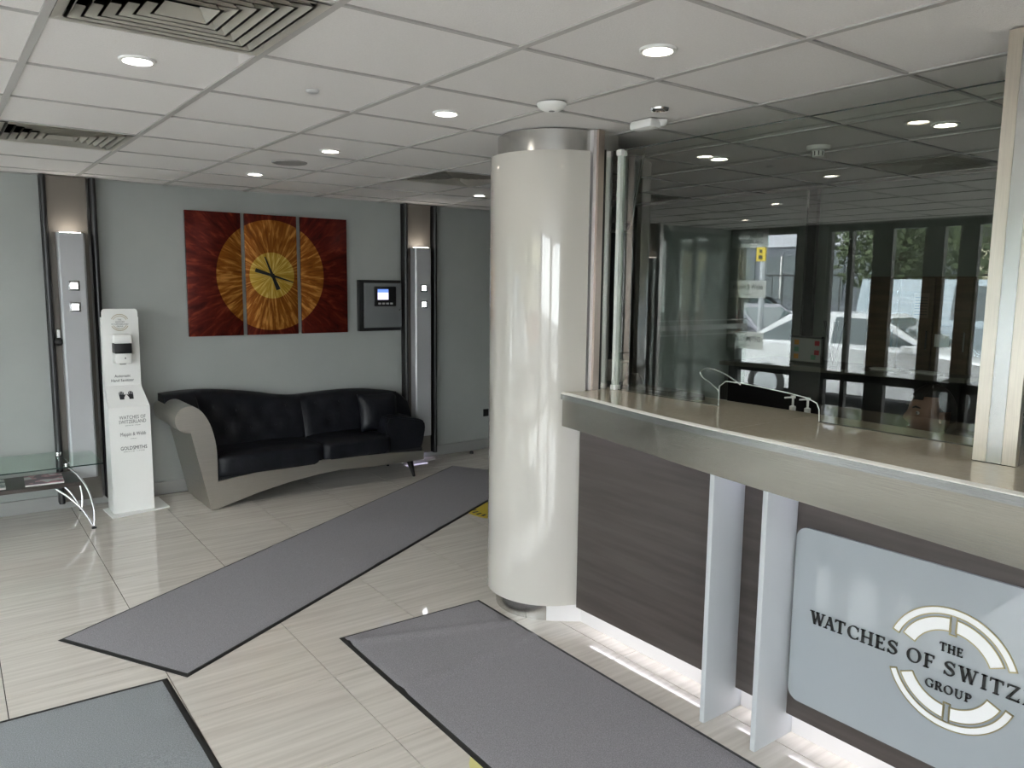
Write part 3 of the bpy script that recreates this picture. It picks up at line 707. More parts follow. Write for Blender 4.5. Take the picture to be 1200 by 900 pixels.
# ================================================================== SOFA
so = thing('leather_sofa', 'black leather sofa with brushed metal left end and skirt under the clock', 'sofa', (2.5, 6.1, 0))
end = catmull([(1.655, .37), (1.648, .50), (1.615, .64), (1.565, .735), (1.515, .780), (1.470, .792), (1.415, .775), (1.378, .73), (1.372, .68), (1.392, .63), (1.432, .602), (1.475, .595)], 5)
bb = nb(); prism(bb, [(1.600, .004), (1.650, .004), (1.653, .2)] + end, 'y', 5.80, 6.44)
obj('metal_end', bb, M['steel_sofa'], so, smooth=35)
bb = nb(); bb_pts = [(1.648, .006), (1.80, .045), (1.964, .086), (2.20, .130), (2.45, .160), (2.633, .170), (2.80, .163), (2.941, .157), (3.2, .155), (3.415, .159), (3.415, .228), (3.1, .250), (2.8, .262), (2.488, .270), (2.2, .262), (1.9, .238), (1.655, .212)]
prism(bb, bb_pts, 'y', 5.805, 5.83); obj('metal_skirt', bb, M['steel_sofa'], so)
bx('sofa_base', M['black_m'], so, 1.66, 5.83, .17, 3.41, 6.40, .26)
def cushion(name, x0, y0, z0, x1, y1, z1, r=.035, crown=.02, tilt=0, tufts=None):
    bb = nb(); nx, ny, nz = 14, 12, 6
    r_ = bmesh.ops.create_cube(bb, size=1); bmesh.ops.subdivide_edges(bb, edges=bb.edges[:], cuts=9, use_grid_fill=True)
    for v in bb.verts:
        p = v.co * 2
        # rounded box with crowned faces
        q = Vector([math.copysign(abs(c) ** 1.0, c) for c in p])
        hx, hy, hz = (x1 - x0) / 2, (y1 - y0) / 2, (z1 - z0) / 2
        P = Vector((q.x * hx, q.y * hy, q.z * hz))
        inn = Vector((max(-hx + r, min(hx - r, P.x)), max(-hy + r, min(hy - r, P.y)), max(-hz + r, min(hz - r, P.z))))
        dlt = P - inn
        if dlt.length > 1e-9: P = inn + dlt.normalized() * min(r, dlt.length) if dlt.length > r else P
        fx, fy, fz = 1 - q.x ** 2, 1 - q.y ** 2, 1 - q.z ** 2
        P += Vector((math.copysign(crown * fy * fz, q.x) if abs(q.x) > .99 else 0, math.copysign(crown * fx * fz, q.y) if abs(q.y) > .99 else 0, math.copysign(crown * fx * fy, q.z) if abs(q.z) > .99 else 0))
        v.co = P + Vector(((x0 + x1) / 2, (y0 + y1) / 2, (z0 + z1) / 2))
        if tilt: v.co.y += (v.co.z - z0) * tilt
    return obj(name, bb, M['leather'], so, smooth=True)
o = cushion('seat_cushion', 1.662, 5.80, .225, 2.488, 6.25, .405, .04, .012); o['label'] = 'left seat cushion'
o = cushion('seat_cushion', 2.492, 5.80, .245, 3.10, 6.25, .410, .04, .012); o['label'] = 'right seat cushion'
# wavy tufted back
bb = nb(); NX, NZ = 64, 14
top = catmull([(1.39, .825), (1.62, .838), (1.87, .823), (2.14, .785), (2.30, .752), (2.467, .735), (2.65, .742), (2.90, .750), (3.10, .742), (3.25, .725), (3.42, .695), (3.52, .62)], 8)
def ztop(x):
    for a, c in zip(top, top[1:]):
        if a[0] <= x <= c[0]: return a[1] + (c[1] - a[1]) * (x - a[0]) / (c[0] - a[0])
    return top[-1][1] if x > 3 else top[0][1]
tuf = [(x, z) for z, xs in ((.66, (1.75, 1.95, 2.15, 2.35, 2.62, 2.84)), (.52, (1.85, 2.05, 2.25, 2.72))) for x in xs]
grid = []
for i in range(NX + 1):
    x = 1.40 + (3.52 - 1.40) * i / NX; col = []; zt = ztop(x)
    for j in range(NZ + 1):
        s = j / NZ; zl = .30 if x > 1.66 else .69; z = zl + (zt - zl) * s
        y = 6.16 + .13 * s - .02 * math.sin(PI * s)
        for tx, tz in tuf:
            d2 = ((x - tx) ** 2 + (z - tz) ** 2) / .0022; y += .024 * math.exp(-d2)
        y += .020 * math.exp(-((x - 2.49) / .014) ** 2)
        if j == NZ: y += .03
        col.append(bb.verts.new((x, y, z)))
    col.append(bb.verts.new((x, 6.42, zt - .004))); col.append(bb.verts.new((x, 6.44, zl))); grid.append(col)
for A, B in zip(grid, grid[1:]):
    n_ = len(A)
    for k in range(n_): bb.faces.new((A[k], A[(k + 1) % n_], B[(k + 1) % n_], B[k]))
bb.faces.new(grid[0]); bb.faces.new(grid[-1][::-1]); obj('backrest', bb, M['leather'], so, smooth=50)
for tx, tz in tuf:
    bb = nb(); s = (tz - .30) / (ztop(tx) - .30)
    bmesh.ops.create_uvsphere(bb, u_segments=8, v_segments=5, radius=.010, matrix=Matrix.Translation((tx, 6.16 + .13 * s - .02 * math.sin(PI * s) + .02, tz)) @ Matrix.Diagonal((1, .5, 1, 1))); obj('tuft_button', bb, M['leather'], so, smooth=True)
# right arm, boxy and rounded, top sloping
bb = nb(); arm = [(3.06, .235), (3.405, .235), (3.43, .30), (3.455, .42), (3.448, .485), (3.40, .512), (3.30, .530), (3.18, .555), (3.10, .555), (3.065, .50)]
prism(bb, arm, 'y', 5.84, 6.42); bmesh.ops.bevel(bb, geom=bb.edges[:], offset=.012, segments=2, affect='EDGES'); obj('armrest', bb, M['leather'], so, smooth=40)
for (x, y) in ((3.30, 5.87), (3.30, 6.35), (1.80, 6.35)):
    bb = nb(); lathe(bb, [(0, 0), (.012, 0), (.034, .17), (0, .17)], (0, 0, 0), 14)
    sgn = .05 if x > 2 else -.04
    for v in bb.verts: v.co.x += sgn * (1 - v.co.z / .17)
    bmesh.ops.translate(bb, vec=(x, y, 0), verts=bb.verts[:]); obj('leg', bb, M['black'], so, smooth=40)
pl = thing('leather_pillow', 'square black leather pillow leaning at right end of the sofa', 'pillow', (3.1, 6.05, .41))
bb = nb(); bmesh.ops.create_cube(bb, size=1); bmesh.ops.subdivide_edges(bb, edges=bb.edges[:], cuts=7, use_grid_fill=True)
for v in bb.verts:
    q = v.co * 2; e = max(abs(q.x), abs(q.z)); th = .055 * (1 - .85 * e ** 3)
    v.co = Vector((q.x * .185 * (1 - .06 * (1 - q.z ** 2)), q.y * th, q.z * .165 * (1 - .06 * (1 - q.x ** 2))))
    v.co.y += .004 * math.sin(20 * v.co.x + 9 * v.co.z)
bmesh.ops.rotate(bb, cent=(0, 0, 0), matrix=Matrix.Rotation(math.radians(-14), 3, 'X'), verts=bb.verts[:])
bmesh.ops.translate(bb, vec=(3.10, 6.04, .575), verts=bb.verts[:]); obj('pillow_body', bb, M['leather'], pl, smooth=True)

# ================================================================== HAND SANITISER STAND
st_ = thing('sanitiser_stand', 'white hand sanitiser stand with printed names left of the sofa', 'sanitiser stand', (1.15, 6.2, 0))
bb = nb()
foot = [(.972, 5.985), (1.372, 5.985 + .09), (1.365, 6.40), (.955, 6.27)]
prism(bb, foot, 'z', 0, .008); obj('foot_plate', bb, M['white'], st_)
XA, XB = 1.003, 1.240
prof = [(6.195, 1.475), (6.195, .925), (6.085, .780), (6.085, .008), (6.225, .008), (6.225, 1.475)]   # (y,z)
# front sheet: folded plate, rounded upper corners
bb = nb(); rows = [(6.200, 1.480, .016), (6.200, 1.472, .005), (6.200, 1.455, 0), (6.200, .925, 0), (6.085, .780, 0), (6.085, .008, 0)]
A = []
for (y, z, ins) in rows:
    wx = .008 * (1 - min(1, z / 1.48)) ; A.append([bb.verts.new((XA + ins - 0, y, z)), bb.verts.new((XB + .03 * (z < .9) - ins, y, z)), bb.verts.new((XB + .03 * (z < .9) - ins, y + .006, z + .0)), bb.verts.new((XA + ins, y + .006, z + .0))])
for P_, Q in zip(A, A[1:]):
    for k in range(4): bb.faces.new((P_[k], P_[(k + 1) % 4], Q[(k + 1) % 4], Q[k]))
bb.faces.new(A[0]); bb.faces.new(A[-1][::-1]); obj('front_plate', bb, M['white'], st_)
for x, x2 in ((XA - .001, XA - .006), (XB + .001, XB + .004)):
    bb = nb(); prism(bb, [(6.203, 1.42), (6.203, .925), (6.09, .782), (6.09, .008), (6.30, .008), (6.225, 1.42)], 'x', x if x < 1.1 else x, x2 if x < 1.1 else x2); 
    o = obj('side_flange', bb, M['white'], st_)
bx('back_plate', M['white'], st_, XA, 6.232, .01, XB, 6.236, 1.40)
dsp = bx('dispenser_top', M['white'], st_, 1.058, 6.105, 1.235, 1.178, 6.199, 1.300, bev=.012)
bx('dispenser_window', M['black'], dsp, 1.060, 6.108, 1.165, 1.176, 6.199, 1.236, bev=.006)
bx('dispenser_base', M['white'], dsp, 1.063, 6.110, 1.090, 1.173, 6.199, 1.166, bev=.012)
bx('dispenser_logo', M['ink_grey'], dsp, 1.125, 6.107, 1.125, 1.133, 6.112, 1.136)
bx('nozzle', M['ink_grey'], dsp, 1.10, 6.13, 1.083, 1.135, 6.17, 1.092)
Yt = 6.1985
for tx, z, h, wd, m_ in (('THE', 1.402, .010, .022, 'ink_grey'), ('WATCHES', 1.386, .010, .060, 'ink_grey'), ('OF SWITZERLAND', 1.370, .010, .112, 'ink_grey'), ('GROUP', 1.354, .010, .042, 'ink_grey'),
                         ('Automatic', .995, .020, .105, 'ink'), ('Hand Sanitizer', .963, .020, .150, 'ink')):
    sans('printed_text', tx, M[m_], st_, (1.120, Yt, z), (1, 0, 0), h, wd, .0015)
for tx, z, h, wd, m_ in (('WATCHES OF', .705, .026, .175, 'ink_grey'), ('SWITZERLAND', .673, .026, .180, 'ink_grey'), ('SINCE 1924', .645, .006, .10, 'ink_grey'), ('Mappin & Webb', .578, .026, .170, 'ink_grey'), ('LONDON', .548, .006, .04, 'ink_grey'), ('GOLDSMITHS', .480, .026, .175, 'ink'), ('SINCE 1778', .455, .006, .14, 'ink_grey')):
    sans('printed_text', tx, M[m_], st_, (1.150, 6.0835, z), (1, 0, 0), h, wd, .0015)
for a0, a1 in ((25, 155), (205, 335)):
    for r0, r1 in ((.056, .061), (.045, .049)):
        bb = nb()
        n_ = 18
        for k in range(n_):
            q = []
            for r_, kk in ((r0, k), (r1, k), (r1, k + 1), (r0, k + 1)):
                a = math.radians(a0 + (a1 - a0) * kk / n_); q.append(bb.verts.new((1.120 + r_ * math.cos(a), Yt, 1.382 + r_ * math.sin(a))))
            bb.faces.new(q)
        obj('printed_arc', bb, M['ink_gold'], st_)
bb = nb()
for s in (-1, 1):      # two little printed hands on the sloping fold
    cx = 1.128 + s * .031
    def SL(u, v): return (cx + u, 6.1975 - .0 - (.925 - (.855 + v * .145 / .185)) * (.115 / .145), .855 + v * .145 / .185)
    for pts_ in ([(-.014, -.030), (.014, -.030), (.016, .012), (-.016, .012)], [(-.016, .012), (-.009, .012), (-.010, .032), (-.015, .030)], [(-.007, .012), (0, .012), (0, .038), (-.006, .038)], [(.002, .012), (.008, .012), (.008, .037), (.002, .037)], [(.010, .012), (.016, .012), (.016, .030), (.010, .032)], [(s * -.014, -.015), (s * -.014, .004), (s * -.026, .016), (s * -.028, .010)]):
        bb.faces.new([bb.verts.new(SL(*p)) for p in pts_])
o = obj('printed_hands', bb, M['ink'], st_)

# ================================================================== GLASS COFFEE TABLE
tb = thing('glass_coffee_table', 'glass coffee table with dark shelf and curved chrome legs at left', 'table', (.2, 6.1, 0))
bb = nb(); box(bb, -.60, 5.825, .440, .905, 6.40, .450, bev=.003, seg=1); obj('glass_top', bb, M['table_glass'], tb)
bx('glass_rim', mat('table_edge', (.03, .05, .045), .15), tb, -.60, 5.8235, .441, .905, 5.8255, .449)
bx('lower_shelf', M['wood'], tb, -.55, 5.935, .285, .790, 6.32, .312, bev=.003)
for sx in (1, -1):
    def X_(x): return x if sx == 1 else .30 - x
    for yy in (5.83, 6.34):
        bb = nb(); tube(bb, catmull([(X_(.828), yy, .008), (X_(.835), yy + .01, .12), (X_(.81), yy + .03, .26), (X_(.755), yy + .05, .37), (X_(.695), yy + .06, .440)], 6), .0075, 10); obj('leg', bb, M['chrome'], tb, smooth=True)
        bb = nb(); tube(bb, catmull([(X_(.826), yy, .010), (X_(.77), yy + .02, .13), (X_(.70), yy + .05, .22), (X_(.625), yy + .08, .288)], 6), .0075, 10); obj('leg_brace', bb, M['chrome'], tb, smooth=True)
        bb = nb(); lathe(bb, [(0, 0), (.016, 0), (.016, .008), (0, .010)], (X_(.828), yy, 0), 14); obj('leg_foot', bb, M['rod'], tb)
    bb = nb(); lathe(bb, [(0, 0), (.020, 0), (.020, .012), (0, .014)], (X_(.695), 5.89, .4505), 16); obj('glass_fixing', bb, M['chrome'], tb, smooth=40)
    bb = nb(); lathe(bb, [(0, 0), (.020, 0), (.020, .012), (0, .014)], (X_(.695), 6.30, .4505), 16); obj('glass_fixing', bb, M['chrome'], tb, smooth=40)
def magazine(label, m_, x0, y0, wd, dp, rot):
    t = thing('magazine', label, 'magazine', (x0, y0, .312), rotz=rot)
    bb = nb(); box(bb, -wd / 2, -dp / 2, 0, wd / 2, dp / 2, .010); obj('pages', bb, M['paper'], t, local=True)
    bb = nb(); box(bb, -wd / 2 - .001, -dp / 2 - .001, .010, wd / 2 + .001, dp / 2 + .001, .012); obj('cover', bb, m_, t, local=True)
magazine('pink covered magazine on the dark shelf of the glass table', M['mag1'], .578, 6.11, .225, .28, -.06)
magazine('grey covered magazine at left edge of the photo on the glass table shelf', M['mag2'], .245, 6.12, .215, .28, -.03)

# ================================================================== FLOOR MATS
def floor_mat(label, corners, m_, creases=()):
    """corners A,B,C,D; rubber base with a carpet pad set in"""
    P = [Vector(c) for c in corners]; c0 = sum(P, Vector((0, 0))) / 4
    t = thing('entrance_mat', label, 'mat', (c0.x, c0.y, 0))
    def inset(d):
        out = []
        for i in range(4):
            a = (P[(i + 1) % 4] - P[i]).normalized(); b_ = (P[(i - 1) % 4] - P[i]).normalized(); out.append(P[i] + (a + b_) * d)
        return out
    I = inset(.012)
    bb = nb(); lo = [bb.verts.new((*p, .0008)) for p in P]; hi = [bb.verts.new((*p, .005)) for p in I]
    bb.faces.new(lo); bb.faces.new(hi)
    for i in range(4): bb.faces.new((lo[i], lo[(i + 1) % 4], hi[(i + 1) % 4], hi[i]))
    obj('rubber_border', bb, M['rubber'], t)
    Q = inset(.020 if m_ is not M['mat2'] else .026)
    bb = nb(); n1, n2 = 40, 80; g = []
    for i in range(n1 + 1):
        row = []
        for j in range(n2 + 1):
            u, v_ = i / n1, j / n2
            p = (Q[0] * (1 - u) + Q[1] * u) * (1 - v_) + (Q[3] * (1 - u) + Q[2] * u) * v_
            e = min(u, 1 - u, v_ * 2, (1 - v_) * 2); z = .0085 if e > .01 else .006
            for (cv, slope, hgt, wd_) in creases: z += hgt * math.exp(-((v_ - cv - slope * (u - .5)) / wd_) ** 2)
            row.append(bb.verts.new((p.x, p.y, z)))
        g.append(row)
    for i in range(n1):
        for j in range(n2): bb.faces.new((g[i][j], g[i + 1][j], g[i + 1][j + 1], g[i][j + 1]))
    obj('carpet_pad', bb, m_, t, smooth=True)
floor_mat('long grey mat running diagonally from the left towards the far wall', [(.396, 4.054), (.794, 3.341), (4.242, 5.301), (3.844, 6.014)], M['mat'], [(.55, .05, .004, .02), (.38, .0, .004, .012)])
floor_mat('grey mat in front of the counter beside the white pillar', [(1.477, 3.313), (2.279, 3.303), (2.245, .75), (1.443, .76)], M['mat'], [(.215, -.035, .012, .008), (.075, .10, .010, .008)])
floor_mat('bluish grey mat at the bottom left corner of the photo', [(-.90, 3.44), (.724, 3.388), (.722, 1.6), (-.96, 1.65)], M['mat2'], [(.3, .1, .002, .04)])
t = thing('floor_sticker', 'yellow and black floor sticker between long mat and white pillar', 'sticker', (3.42, 4.62, 0))
bb = nb(); lathe(bb, [(0, .0015), (.28, .0015)], (3.40, 4.62, 0), 40); obj('sticker_disc', bb, M['yellow'], t)
bb = nb()
for k in range(28):
    a = 2 * PI * k / 28; r0, r1 = .20, .25
    bb.faces.new([bb.verts.new((3.40 + r_ * math.cos(a + da), 4.62 + r_ * math.sin(a + da), .0025)) for r_, da in ((r0, 0), (r1, .02), (r1, .13), (r0, .10))])
obj('sticker_marks', bb, M['black'], t)
t = thing('floor_sticker', 'yellow floor sticker poking out under the counter mat, bottom edge of photo', 'sticker', (1.43, 2.08, 0))
bb = nb(); lathe(bb, [(0, .0006), (.20, .0006)], (1.60, 2.02, 0), 32); obj('sticker_disc', bb, mat('pale_yellow', (.75, .70, .30), .5), t)
t = thing('door_stop', 'small black door stop on floor by the far wall', 'door stop', (4.29, 6.36, 0))
bb = nb(); lathe(bb, [(0, 0), (.020, 0), (.020, .018), (.012, .026), (0, .028)], (4.29, 6.36, 0), 18); obj('stop_body', bb, M['black'], t, smooth=40)
t = thing('wall_socket', 'small black socket plate low on the far wall by the pillar edge', 'socket', (4.53, 6.49, .35))
bx('plate', M['black'], t, 4.525, 6.488, .335, 4.60, 6.4995, .41, bev=.003)

# ================================================================== CEILING FITTINGS
def downlight(x, y, label, m_='lamp', r=.045):
    t = thing('downlight', label, 'ceiling light', (x, y, ZC + .004), 'recessed downlights')
    bb = nb(); lathe(bb, [(r - .002, -.004), (r + .002, -.009), (r + .012, -.008), (r + .014, 0), (r - .002, 0)], (x, y, ZC + .004), 32); obj('trim_ring', bb, M['white'], t, smooth=40)
    bb = nb(); lathe(bb, [(0, -.0035), (r - .003, -.0035)], (x, y, ZC + .004), 28); obj('lit_disc', bb, M[m_], t)
    return t
for x, y, lab, m_ in ((.624, 2.928, 'round downlight between the two left ceiling vents', 'lampw'), (1.854, 2.955, 'round downlight left of the white disc detector', 'lampw'),
                      (1.879, 1.760, 'round downlight nearest the camera, above the counter front', 'lamp'), (1.870, 4.194, 'round downlight just right of the round speaker grille', 'lamp'),
                      (1.866, 5.416, 'small distant downlight above the copper clock', 'lampw'), (3.733, 5.431, 'far downlight beside the pillar and the third vent', 'lampw'),
                      (3.697, 2.961, 'downlight in the office behind the glass, left of the smoke detector', 'lampw'), (3.690, 1.714, 'downlight in the office behind the glass near the right steel post', 'lamp'),
                      (-.60, 1.74, 'downlight at the left of the lobby nearer the camera, outside the photo', 'lampw'), (-.60, 4.19, 'downlight at the left of the lobby over the window side, reflected in glass', 'lampw'),
                      (.624, .55, 'downlight just ahead of the camera, outside the photo', 'lampw'), (-1.81, 5.40, 'downlight near the far left corner, reflected in glass', 'lampw')):
    downlight(x, y, lab, m_)
def vent(x0, y0, label):
    t = thing('ceiling_vent', label, 'vent', (x0 + AX / 2, y0 + AY / 2, ZC))
    cx, cy = x0 + AX / 2, y0 + AY / 2
    def frame(h0, z0, h1, z1, th=.003):
        bb = nb()
        def ring(h, z): return [bb.verts.new((cx + p[0] * h, cy + p[1] * h, z)) for p in ((-1, -1), (1, -1), (1, 1), (-1, 1))]
        rs = [ring(h0, z0), ring(h1, z1)] if abs(z1 - z0) < .01 else [ring(h0, z0), ring(h0 - .008, z0), ring(h1, z1)]
        fs = [bb.faces.new((A_[i], A_[(i + 1) % 4], B_[(i + 1) % 4], B_[i])) for A_, B_ in zip(rs, rs[1:]) for i in range(4)]
        bmesh.ops.solidify(bb, geom=fs, thickness=th); return bb
    obj('outer_frame', frame(.291, ZC - .004, .262, ZC + .002), M['cream'], t)
    h = .262
    for k in range(6):
        obj('louvre', frame(h, ZC - .004, h - .030, ZC + .030), M['cream'], t); h -= .037
    bb = nb(); box(bb, x0 + .015, y0 + .015, ZC + .12, x0 + AX - .015, y0 + AY - .015, ZC + .13)
    obj('duct_back', bb, mat('duct_grey', (.16, .155, .15), .8), t)
vent(OX - AX, OY - AY, 'large square ceiling vent at the top left of the photo')
vent(OX - AX, OY + 3 * AY, 'square ceiling vent at the left edge above the silver wall light')
vent(OX + 3 * AX, OY + 3 * AY, 'far square ceiling vent just left of the pillar top')
t = thing('ceiling_speaker', 'round grey ceiling speaker grille above the copper clock', 'speaker', (1.859, 4.775, ZC))
bb = nb(); lathe(bb, [(0, -.002), (.098, -.003), (.105, -.001), (.108, .005)], (1.859, 4.775, ZC), 36); obj('grille', bb, mat('speaker_grille', (.33, .32, .31), .6), t)
t = thing('heat_detector', 'white disc detector on ceiling grid left of the pillar top', 'detector', (2.083, 2.52, ZC))
bb = nb(); lathe(bb, [(0, -.030), (.030, -.029), (.052, -.020), (.060, -.008), (.060, 0)], (2.083, 2.52, ZC), 28); obj('body', bb, M['white'], t, smooth=40)
bb = nb(); lathe(bb, [(0, -.0315), (.012, -.031), (.012, -.028)], (2.083, 2.52, ZC), 14); obj('sensor', bb, M['ink_grey'], t)
t = thing('chrome_ceiling_sensor', 'small chrome-ringed recessed sensor above the pillar top', 'sensor', (2.493, 2.315, ZC))
bb = nb(); lathe(bb, [(.020, -.001), (.028, -.006), (.037, -.004), (.040, .004)], (2.493, 2.315, ZC), 24); obj('ring', bb, M['chrome'], t, smooth=40)
bb = nb(); lathe(bb, [(0, .001), (.021, .001)], (2.493, 2.315, ZC), 20); obj('lens', bb, M['ink_grey'], t)
t = thing('ceiling_motion_sensor', 'white boxy motion sensor on the ceiling above the steel end post', 'sensor', (2.60, 2.53, ZC))
bx('body', M['white'], t, 2.575, 2.44, ZC - .038, 2.645, 2.57, ZC, bev=.010)
bb = nb(); lathe(bb, [(0, -.030), (.020, -.028), (.032, -.012), (.034, 0)], (2.655, 2.46, ZC), 18); obj('mount', bb, M['white'], t, smooth=40)
t = thing('ceiling_sprinkler', 'tiny white sprinkler plate on a ceiling tile right of the large vent', 'sprinkler', (1.248, 2.953, ZC))
bb = nb(); lathe(bb, [(0, -.006), (.018, -.006), (.024, -.002), (.026, .004)], (1.248, 2.953, ZC), 20); obj('plate', bb, mat('sprinkler_grey', (.55, .55, .55), .4), t, smooth=40)
t = thing('smoke_detector', 'white smoke detector with dark slots on office ceiling behind glass', 'smoke detector', (3.75, 2.37, ZC))
bb = nb(); lathe(bb, [(0, -.055), (.028, -.054), (.034, -.024), (.055, -.020), (.060, -.004), (.060, 0)], (3.75, 2.37, ZC), 28); obj('body', bb, M['white'], t, smooth=40)
for k in range(10):
    a = 2 * PI * k / 10; bb = nb(); box(bb, -.003, -.001, -.05, .003, .001, -.028)
    bmesh.ops.rotate(bb, cent=(0, 0, 0), matrix=Matrix.Rotation(a + PI / 2, 3, 'Z'), verts=bb.verts[:]); bmesh.ops.translate(bb, vec=(3.75 + .0325 * math.cos(a), 2.37 + .0325 * math.sin(a), ZC), verts=bb.verts[:]); obj('slot', bb, M['black'], t)

# ================================================================== OFFICE BEHIND THE GLASS
wt = thing('back_worktop', 'tall black-fronted worktop along the office wall behind the glass', 'worktop', (5.0, 2.8, 0))
bb = nb(); prism(bb, [(4.62, 3.62), (5.02, 2.10), (5.34, 2.10), (5.34, 3.62)], 'z', 1.12, 1.15); obj('top', bb, mat('worktop_grey', (.16, .155, .13), .2), wt)
bb = nb(); prism(bb, [(4.68, 3.58), (5.06, 2.14), (5.33, 2.14), (5.33, 3.58)], 'z', 0, 1.12); obj('front', bb, M['black_m'], wt)
cb_ = thing('wall_cupboard', 'brown wooden cupboard with notices standing on the office worktop', 'cupboard', (5.25, 2.5, 1.15))
bx('carcass', M['brown'], cb_, 5.19, 2.15, 1.151, 5.345, 2.83, 1.765)
for k, (y0, y1) in enumerate(((2.61, 2.825), (2.385, 2.60), (2.155, 2.375))):
    d_ = bx('door', M['brown'], cb_, 5.165, y0, 1.16, 5.188, y1, 1.755, bev=.003); bx('handle', M['chrome'], d_, 5.15, y0 + .02, 1.30, 5.163, y0 + .03, 1.42)
t = thing('paper_notice', 'upper sheet of printed notice taped to the brown cupboard', 'notice', (5.16, 2.45, 1.52))
bx('sheet', mat('notice_tan', (.22, .17, .12), .7), t, 5.160, 2.41, 1.50, 5.163, 2.51, 1.66)
for k in range(7): bx('print_line', M['ink'], t, 5.1585, 2.42, 1.52 + k * .018, 5.1598, 2.50, 1.524 + k * .018)
t = thing('paper_notice', 'lower plain white paper taped to the brown cupboard', 'notice', (5.16, 2.3, 1.32)); bx('sheet', M['paper'], t, 5.160, 2.27, 1.32, 5.163, 2.36, 1.40)
# framed chart
fr = thing('framed_chart', 'small silver-framed chart with coloured squares on the office worktop', 'picture frame', (4.98, 3.14, 1.15))
for a in ((3.016, 1.152, 3.276, 1.168), (3.016, 1.332, 3.276, 1.348), (3.016, 1.152, 3.030, 1.348), (3.262, 1.152, 3.276, 1.348)):
    bx('frame_rail', M['chrome'], fr, 4.965, a[0], a[1], 4.985, a[2], a[3], bev=.002)
bx('chart_sheet', mat('chart_sheet', (.40, .39, .36), .5), fr, 4.975, 3.03, 1.168, 4.98, 3.262, 1.332)
for k, (y, z, m_) in enumerate(((3.225, 1.30, 'orange'), (3.225, 1.25, 'green'), (3.225, 1.20, 'orange'), (3.065, 1.30, 'red'), (3.065, 1.235, 'red'), (3.09, 1.20, 'green'))):
    bx('coloured_square', M[m_], fr, 4.972, y - .018, z - .017, 4.9748, y + .018, z + .017)
bx('stand_strut', M['black'], fr, 4.985, 3.13, 1.15, 5.03, 3.15, 1.28)
rd = thing('reed_diffuser', 'glass reed diffuser with dark sticks beside the framed chart', 'diffuser', (4.98, 2.94, 1.15))
bb = nb(); lathe(bb, [(0, 0), (.028, 0), (.030, .005), (.030, .055), (.012, .072), (.012, .09)], (4.98, 2.94, 1.15), 18); obj('bottle', bb, M['clear'], rd, smooth=40)
for k in range(7):
    a = k * .9; bb = nb(); tube(bb, [(4.98, 2.94, 1.16), (4.98 + .03 * math.cos(a), 2.94 + .085 * math.sin(a * 1.7), 1.46)], .0035, 5); obj('reed', bb, M['black'], rd)
for x, y, r_, lab in ((5.08, 2.62, .2, 'white papers on the worktop left of the cupboard notices'), (5.10, 2.36, -.3, 'open white booklet on the worktop below the lower notice')):
    t = thing('paper_stack', lab, 'papers', (x, y, 1.15), rotz=r_)
    for k in range(3): bb = nb(); box(bb, -.05, -.08 + k * .006, k * .004, .05, .08 + k * .006, k * .004 + .003); obj('sheet', bb, M['paper'], t, local=True)
dk = thing('office_desk', 'pale wood office desk low behind the left glass', 'desk', (4.85, 4.25, 0))
bx('desk_top', M['pale_wood'], dk, 4.40, 3.75, .72, 5.3, 4.75, .75, bev=.003); bx('modesty_panel', mat('slate_panel', (.06, .07, .085), .6), dk, 4.42, 4.70, .05, 5.28, 4.72, .72)
for x, y in ((4.45, 3.80), (5.25, 3.80), (4.45, 4.67), (5.25, 4.67)): bx('leg', M['steel_dk'], dk, x - .02, y - .02, 0, x + .02, y + .02, .72)
sh = thing('inner_desk', 'black inner desk ledge behind the counter', 'desk', (3.1, 1.9, 0))
bx('ledge_top', M['black_m'], sh, 2.92, 1.0, .96, 3.28, 2.85, .985); bx('ledge_end', M['black_m'], sh, 2.92, 2.82, 0, 3.28, 2.85, .96); bx('ledge_end', M['black_m'], sh, 2.92, 1.0, 0, 3.28, 1.03, .96)
def pump(y, label):
    t = thing('pump_bottle', label, 'bottle', (3.10, y, .985), 'pump bottles behind the serving gap')
    bb = nb(); lathe(bb, [(0, 0), (.028, 0), (.031, .006), (.031, .11), (.024, .135), (.012, .145), (.012, .15), (0, .15)], (3.10, y, .985), 20); obj('bottle_body', bb, mat('bottle_frost', (.42, .42, .40), .3), t, smooth=40)
    bb = nb(); lathe(bb, [(0, .15), (.014, .15), (.014, .17), (.005, .174), (.005, .205), (.011, .207), (.011, .217), (0, .219)], (3.10, y, .985), 16); tube(bb, [(3.10, y, 1.196), (3.065, y + .02, 1.194)], .004, 8); obj('pump_head', bb, M['white'], t, smooth=40)
pump(2.012, 'clear pump bottle behind the serving gap, left of the pair'); pump(1.938, 'clear pump bottle behind the serving gap, right of the pair')
t = thing('small_cup', 'small pale cup beside the pump bottles behind the glass', 'cup', (3.1, 1.86, .985))
bb = nb(); lathe(bb, [(0, 0), (.022, 0), (.030, .12), (.028, .12), (.020, .004)], (3.10, 1.865, .985), 18); obj('cup_body', bb, M['white'], t, smooth=40)
t = thing('orange_box', 'small orange box in shadow behind the serving gap', 'box', (3.08, 2.1, .985)); bx('box_body', M['orange'], t, 3.05, 2.06, .985, 3.11, 2.12, 1.12, bev=.003)
